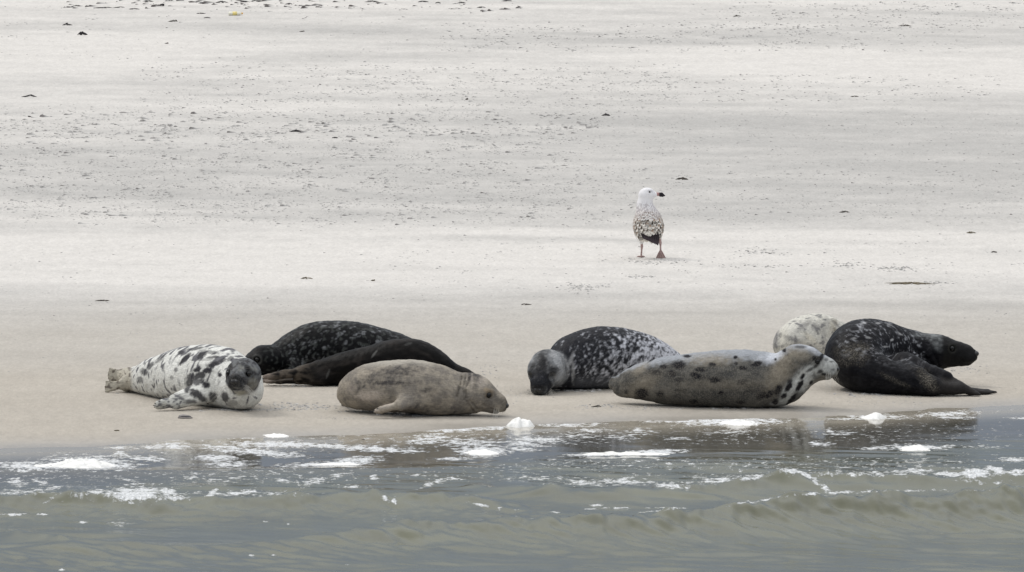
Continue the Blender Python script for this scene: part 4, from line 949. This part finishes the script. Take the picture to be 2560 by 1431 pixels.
# ------------------------------------------------------------------ foam mounds lying at the water's edge
def mound(label, a, b, wpx, hpx, depth=.35, seed=0, name='foam_mound', tall=1.0):
    p = gp(a, b) if b < SHP[0] else None
    u, dy, dz = ray(a, b); t = (.0-CAMH)/dz; x, y = u*t, dy*t-DIST
    z0 = max(float(ground(x, y)), 0.0)
    if float(ground(x, y)) > 0: q = gp(a, b); x, y, z0 = float(q[0]), float(q[1]), float(q[2])
    else: z0 = float(water_z(np.array(x), np.array(y)))
    Rx = wpx/2/pxm(y); H = hpx*(.86 if tall > 1 else 1)/pxm(y); Ry = depth/2
    nr, na = 22, 64; r = np.linspace(0, 1, nr)[:, None]; th = np.linspace(0, 2*np.pi, na, endpoint=False)[None]
    out_ = 1+.55*fbm(np.cos(th)*2.2+seed, np.sin(th)*2.2, seed*3.1, 4, .7)
    X = r*np.cos(th)*Rx*out_; Y = r*np.sin(th)*Ry*out_
    prof = (1-r**2.2)**.8 if tall > 1 else (1-r**2)**.7*(.55+.45*noise(X*3+seed, 0, 1)+.25)
    lump = 1+.9*fbm(X*11+seed, Y*11, seed, 3)+.25*fbm(X*34, Y*34+seed, 2, 2)
    Z = H*prof*np.clip(lump, .3, 1.7)-.004
    if tall <= 1:                                                # lacy: holes and ragged rims dip under the surface
        Z = Z - H*(.22+.55*np.clip(fbm(X*16+seed, Y*16, seed+2, 3, .7)+.15, 0, 1)) + H*.25*np.exp(-(r/.35)**2)
    V_ = np.stack([X, Y, np.maximum(Z, -.02)], -1).reshape(-1, 3)
    F_ = [(i*na+j, i*na+(j+1) % na, (i+1)*na+(j+1) % na, (i+1)*na+j) for i in range(nr-1) for j in range(na)]
    o = mesh_np(name, V_, np.array(F_)[:, ::-1], M_FOAM); o.location = (x, y, z0)
    tag(o, label, 'foam', 'mounds of sea foam along the water'); return o
mound('tall cream foam lump standing on the sand right of the tan seal\'s nose', 1302, 1066, 72, 22, .22, 1, tall=2)
mound('small pointed foam lump at the sand edge below the curled black seal', 2184, 1047, 62, 15, .20, 2, tall=2)
mound('long low foam heap on the water at the far left', 178, 1166, 250, 22, .55, 3)
mound('flat foam patch with a raised middle below the foreground seal\'s chest', 1852, 1060, 120, 14, .4, 4)
mound('low rounded foam patch floating below the tan seal and its foam lump', 1210, 1134, 110, 12, .35, 5)
mound('thin foam pad at the edge of the sand below the white seal', 684, 1090, 84, 7, .3, 6)
mound('narrow foam ridge floating in front of the dark reflections', 1560, 1136, 270, 8, .18, 7)
mound('white foam hump floating right of the seals\' reflections', 2285, 1124, 100, 12, .3, 8)
mound('foam ridge drifting on the calm water left of centre', 860, 1162, 170, 8, .2, 9)

# ------------------------------------------------------------------ shell, weed, litter
def shell():
    p = gp(463, 1046); v, f = uvsphere((0, 0, 0), (.058, .035, .030), nu=24, nv=14)
    v[:, 2] *= 1+.25*np.clip(-v[:, 0]/.05, -1, 1); v[:, 2] = np.maximum(v[:, 2], -.004)
    v += .0015*np.sin(v[:, 2:3]*700)*unit((1, 1, 0))
    o = mesh_np('shell', v, f, M_SHELL); o.location = p
    tag(o, 'dark striped shell lying on the sand below the white spotted seal', 'shell')
shell()
def weed(name, label, a, b, wpx, hpx, seed, mat=None, n=9, cat='seaweed', group='seaweed scraps scattered on the upper beach'):
    rr = random.Random(seed); p = gp(a, b); k = 1/pxm(float(p[1])); W = wpx*k/2*.9; H = hpx*k*.72; parts = []
    for i in range(n):
        c = np.array([rr.uniform(-.003, .003), rr.uniform(-.003, .003), 0]); L = W*rr.uniform(.6, 1.2); an = rr.uniform(0, 6.28)
        up = H*rr.uniform(.2, .8); P = []
        for t in np.linspace(0, 1, 8):
            P.append(c+np.array([math.cos(an)*L*t, math.sin(an)*L*t*.4, up*(.9*(1-t)**.8*rr.uniform(.7, 1.1)+.35*math.sin(t*9+i)**2*(1-t))+.003]))
        parts.append(tube(P, np.interp(np.linspace(0, 1, 8), [0, .5, 1], [.004, .009, .002])*min(1.8, max(.6, H/.04)), 5))
    v, f = merge(parts); o = mesh_np(name, v, f, mat or M_WEED); link_tri(o); o.location = p
    return tag(o, label, cat, group)
WD = [("small dark seaweed knot near the top left corner", 168, 64, 34, 10, 9), ("larger black seaweed knot, lower of the two near the top left corner", 205, 88, 40, 15, 12),
      ("arched dark seaweed scrap right of the two knots at top left", 440, 55, 50, 8, 6), ("thin branching seaweed sprig at the left edge of the beach", 76, 243, 44, 11, 5),
      ("flat seaweed bit just under the branching sprig at the left edge", 70, 293, 26, 4, 5), ("black seaweed scrap in the middle of the left crumb field", 741, 330, 46, 9, 9),
      ("small black seaweed flake right of the black scrap in the crumb field", 836, 346, 24, 4, 6), ("single black seaweed knot alone above and left of the gull", 1515, 290, 24, 12, 8),
      ("tiny dark seaweed bit at the top of the beach right of centre", 1842, 42, 28, 6, 6), ("round dark seaweed clod above and right of the gull", 1706, 450, 36, 11, 10),
      ("seaweed scrap with a pale sand tail at the right of the beach", 2112, 532, 40, 7, 7), ("flat dark seaweed strip left of the mottled seal's back, on pale sand", 1312, 763, 34, 4, 6),
      ("long thin seaweed strip at the left on the damp sand edge", 262, 753, 50, 3, 6), ("dark seaweed bit above the crumb field at left", 420, 110, 22, 5, 6),
      ("small seaweed curl on pale sand below the crumb field", 766, 698, 36, 7, 6), ("round seaweed bit right of the curl on pale sand", 936, 703, 24, 5, 6),
      ("seaweed crumb high on the beach left of centre", 760, 80, 26, 4, 5), ("dark pebble-like seaweed bit above centre", 1170, 250, 22, 6, 6),
      ("dark seaweed clod at the upper right of the beach", 2264, 66, 34, 8, 8), ("small seaweed knot on the right below the pale strip", 2136, 243, 22, 4, 5),
      ("seaweed tuft beside footprints at the far right", 2486, 632, 26, 6, 7), ("brown clod on the right edge of the pale sand", 2430, 584, 40, 7, 8),
      ("seaweed scrap on the sand in front of the foreground seal's tail", 1494, 1018, 34, 5, 7), ("tiny reddish weed bit on the wet sand below the shell", 292, 1078, 14, 4, 4),
      ("dark weed bit stranded at the foam line left of centre", 905, 1102, 18, 5, 5)]
for i, (lb, a, b, w_, h_, n_) in enumerate(WD):
    weed('seaweed_scrap', lb, a, b, w_, h_, 40+i, M_WEED2 if ('brown' in lb or 'reddish' in lb or 'curl' in lb) else (None if ('black' in lb or 'knot near' in lb or 'sprig at' in lb) else M_CLOD), n_)
weed('seaweed_strand', 'long yellow-brown seaweed strand lying on the sand at right above the pale seal', 2280, 710, 160, 6, 88, M_WEED2, 14)
WR = [(372, 5, 30, 7), (410, 16, 40, 10), (425, 3, 24, 6), (552, 8, 40, 9), (600, 6, 60, 9), (640, 5, 34, 8), (505, 10, 30, 6), (455, 2, 30, 4), (262, 21, 60, 5), (300, 20, 40, 4), (335, 24, 30, 4), (725, 12, 30, 6), (930, 6, 40, 6), (1055, 6, 40, 6), (1095, 9, 20, 5), (1155, 9, 30, 7), (1205, 20, 30, 5), (1270, 4, 40, 8), (500, 35, 30, 3), (517, 46, 20, 4)]
rr = random.Random(2)
for i, (a, b, w_, h_) in enumerate(WR):
    weed('seaweed_scrap', 'black seaweed scrap in the broken tide line along the top edge', a, b, w_, h_, 200+i, None, 6, group='black seaweed scraps in the broken tide line')
def bottle():
    p = gp(588, 39); k = 1/pxm(float(p[1])); L = 34*k
    root = bpy.data.objects.new('litter_bottle', None); sc.collection.objects.link(root); root.location = p; root.rotation_euler = (0, 0, .12)
    tag(root, 'pale yellow and white plastic bottle washed up among the seaweed near the top edge', 'litter')
    r = 4.8*k; xs = [-.5, -.46, -.2, .2, .36, .42, .46]; rs = [.6, 1, 1, 1, .95, .55, .42]
    v, f = tube([(L*x, 0, r) for x in xs], [r*q for q in rs], 14); o = mesh_np('bottle_body', v, f, simple('white_plastic', (.80, .78, .66), .35, 20, .08), root)
    v, f = tube([(L*.46, 0, r), (L*.56, 0, r)], [r*.5, r*.5], 12); mesh_np('cap', v, f, simple('orange_plastic', (.75, .42, .10), .4), root)
    v, f = tube([(-L*.20, 0, r), (L*.12, 0, r)], [r*1.03]*2, 14); mesh_np('label_band', v, f, simple('yellow_band', (.82, .68, .25), .5), root)
bottle()

# ------------------------------------------------------------------ crumbs of sand, shell and weed: uncountable
def crumbs():
    g = np.random.default_rng(11); P = []
    def scatter(n, x0, x1, y0, y1, smin, smax, dark, dens=None, tail=1.0):
        a = g.uniform(x0, x1, n); b = g.uniform(y0, y1, n)
        if dens is not None:
            keep_ = g.uniform(0, 1, n) < dens(a, b); a, b = a[keep_], b[keep_]
        n = len(a); s_ = smin+(smax-smin)*g.uniform(0, 1, n)**3.0
        P.append(np.stack([a, b, s_, np.clip(g.normal(dark, .18, n), 0, 1), np.full(n, tail)], 1))
    cl_ = lambda a, b, f=90., t=.0: np.clip(.5+1.6*noise(a/f, b/(f*.16), 3)+t, 0, 1)
    edge = lambda a, lo, hi, sft=40: ss(lo-sft, lo+sft, a)*(1-ss(hi-sft, hi+sft, a))
    # the big crumb field
    D1 = lambda a, b: cl_(a, b)*edge(b, 275, 560, 25)*edge(b-.02*a, 200, 560, 30)*np.interp(a, [0, 1300, 1600, 2600], [1, 1, .45, .30])
    scatter(42000, -150, 2750, 250, 590, 2.5, 6, .34, D1)
    scatter(1400, -50, 1500, 270, 360, 5, 17, .5, lambda a, b: cl_(a, b, 120, -.1)*edge(b, 285, 350, 15))
    scatter(2600, -100, 1500, 280, 580, 5, 15, .40, D1)
    scatter(5000, -100, 2700, 400, 570, 2.5, 8, .42, lambda a, b: cl_(a, b, 60)*edge(b, 420, 545, 25))
    scatter(7000, 350, 1700, 150, 290, 2.5, 8, .38, lambda a, b: cl_(a, b, 70, -.05)*edge(b, 165, 270, 20))
    scatter(5200, 1100, 2750, 55, 135, 3, 8, .5, lambda a, b: cl_(a, b, 70, -.2)*edge(b-.0*a, 62, 125, 12)*ss(2650, 2000, a))
    scatter(2400, 1600, 2750, 5, 75, 3, 8, .5, lambda a, b: cl_(a, b, 60, -.1)*ss(1650, 2000, a))
    scatter(1600, 1550, 2500, 185, 255, 3, 8, .45, lambda a, b: cl_(a, b, 60, -.2))
    scatter(900, 0, 1300, 10, 150, 3, 7, .5, lambda a, b: cl_(a, b, 80, -.35))
    scatter(1800, 1000, 2750, 585, 740, 3, 7, .25, lambda a, b: cl_(a, b, 70, -.28))
    scatter(700, -50, 1300, 600, 800, 3, 7, .35, lambda a, b: cl_(a, b, 70, -.3))
    scatter(1400, -50, 2700, 740, 1000, 2.5, 6, .35, lambda a, b: cl_(a, b, 90, -.3))
    scatter(520, 150, 1320, -8, 30, 4, 16, 1.0, lambda a, b: cl_(a, b, 70, -.25))
    scatter(160, 330, 900, -6, 26, 8, 20, 1.0, lambda a, b: cl_(a, b, 60, -.2))
    # trampled sand round the seals
    for (a, b, wx, wy, n, s1) in ((740, 1018, 100, 8, 200, 7), (620, 1026, 60, 4, 60, 6), (1060, 1037, 70, 3, 160, 12), (600, 1025, 70, 2, 60, 10), (1840, 1021, 130, 2, 70, 7), (1440, 977, 70, 2, 50, 9), (2180, 985, 110, 2, 60, 8), (900, 1030, 60, 2, 40, 7), (730, 963, 50, 4, 70, 6), (1430, 976, 60, 3, 70, 5), (1490, 1016, 60, 5, 50, 6), (1600, 1020, 120, 5, 60, 4), (2200, 990, 120, 6, 80, 5), (2180, 1010, 160, 8, 60, 4), (1215, 925, 50, 20, 40, 5), (1300, 985, 100, 15, 60, 5), (860, 1046, 100, 3, 30, 4), (2400, 925, 90, 10, 60, 5),
                                 (1630, 655, 90, 6, 60, 6), (1450, 720, 60, 8, 110, 6), (1610, 692, 40, 3, 30, 7), (1900, 630, 60, 6, 60, 6), (2240, 672, 60, 6, 90, 7), (2110, 662, 60, 8, 60, 6), (2330, 708, 60, 4, 70, 6), (1880, 665, 120, 6, 50, 6)):
        P.append(np.stack([g.normal(a, wx*.5, n), g.normal(b, wy*.6, n), g.uniform(2.5, s1*1.3, n), np.clip(g.normal(.28, .2, n), 0, 1), np.full(n, .5)], 1))
    P = np.concatenate(P); n = len(P)
    X = gp(P[:, 0], P[:, 1]).T
    ok = (X[:, 1]-shore(X[:, 0]) > .1); X = X[ok]; P = P[ok]; n = len(P)
    hw = P[:, 2]/2/pxm(X[:, 1]); hh = hw*g.uniform(.22, .60, n); dp = hw*g.uniform(.8, 2.2, n)
    # template: a lump with a long low lee tail to the right
    T = [(-1, 0, 0), (-.7, -.8, 0), (0, -1, 0), (1.3, -.5, 0), (2.3, 0, 0), (1.3, .5, 0), (0, 1, 0), (-.7, .8, 0), (-.55, -.3, .75), (.2, -.35, .8), (.8, 0, .32), (.2, .35, .8), (-.55, .3, .75), (-.2, 0, 1)]
    T = np.array(T); tf = [(0, 1, 8, 12), (1, 2, 9, 8), (2, 3, 10, 9), (3, 4, 10, 10), (4, 5, 10, 10), (5, 6, 11, 10), (6, 7, 12, 11), (7, 0, 12, 12), (8, 9, 13, 13), (9, 10, 13, 13), (10, 11, 13, 13), (11, 12, 13, 13), (12, 8, 13, 13)]
    tf = np.array(tf); k = len(T)
    J = 1+.5*g.uniform(-1, 1, (n, k, 3))
    Q = T[None]*J; tl = np.where(Q[..., 0] > .5, 1+P[:, 4:5]*g.uniform(0, 1.3, (n, 1)), 1); Q[..., 0] *= tl
    an = g.normal(0, .15, n); Q[..., 0] *= hw[:, None]; Q[..., 1] *= dp[:, None]; Q[..., 2] *= hh[:, None]
    Q[..., 1] += Q[..., 0]*an[:, None]; Q[:, :8, 2] = -.003
    V_ = (Q+X[:, None]).reshape(-1, 3); F_ = (tf[None]+k*np.arange(n)[:, None, None]).reshape(-1, 4)
    dk = P[:, 3][:, None, None]; base = np.array([.46, .45, .43])[None, None]*(1-dk)+np.array([.10, .09, .085])[None, None]*dk
    c_ = np.repeat(base, k, 1).copy(); c_[:, [3, 4, 5, 10]] = c_[:, [3, 4, 5, 10]]*.35+np.array([.47, .465, .45])*.65
    quad = F_[F_[:, 2] != F_[:, 3]]; tri = F_[F_[:, 2] == F_[:, 3]]
    o = mesh_np('sand_crumbs', V_, np.concatenate([quad, tri]), M_BITS, smooth=False, attrs={'tint': c_.reshape(-1, 3)})
    o.data.validate()
    tag(o, kind='stuff')
crumbs()
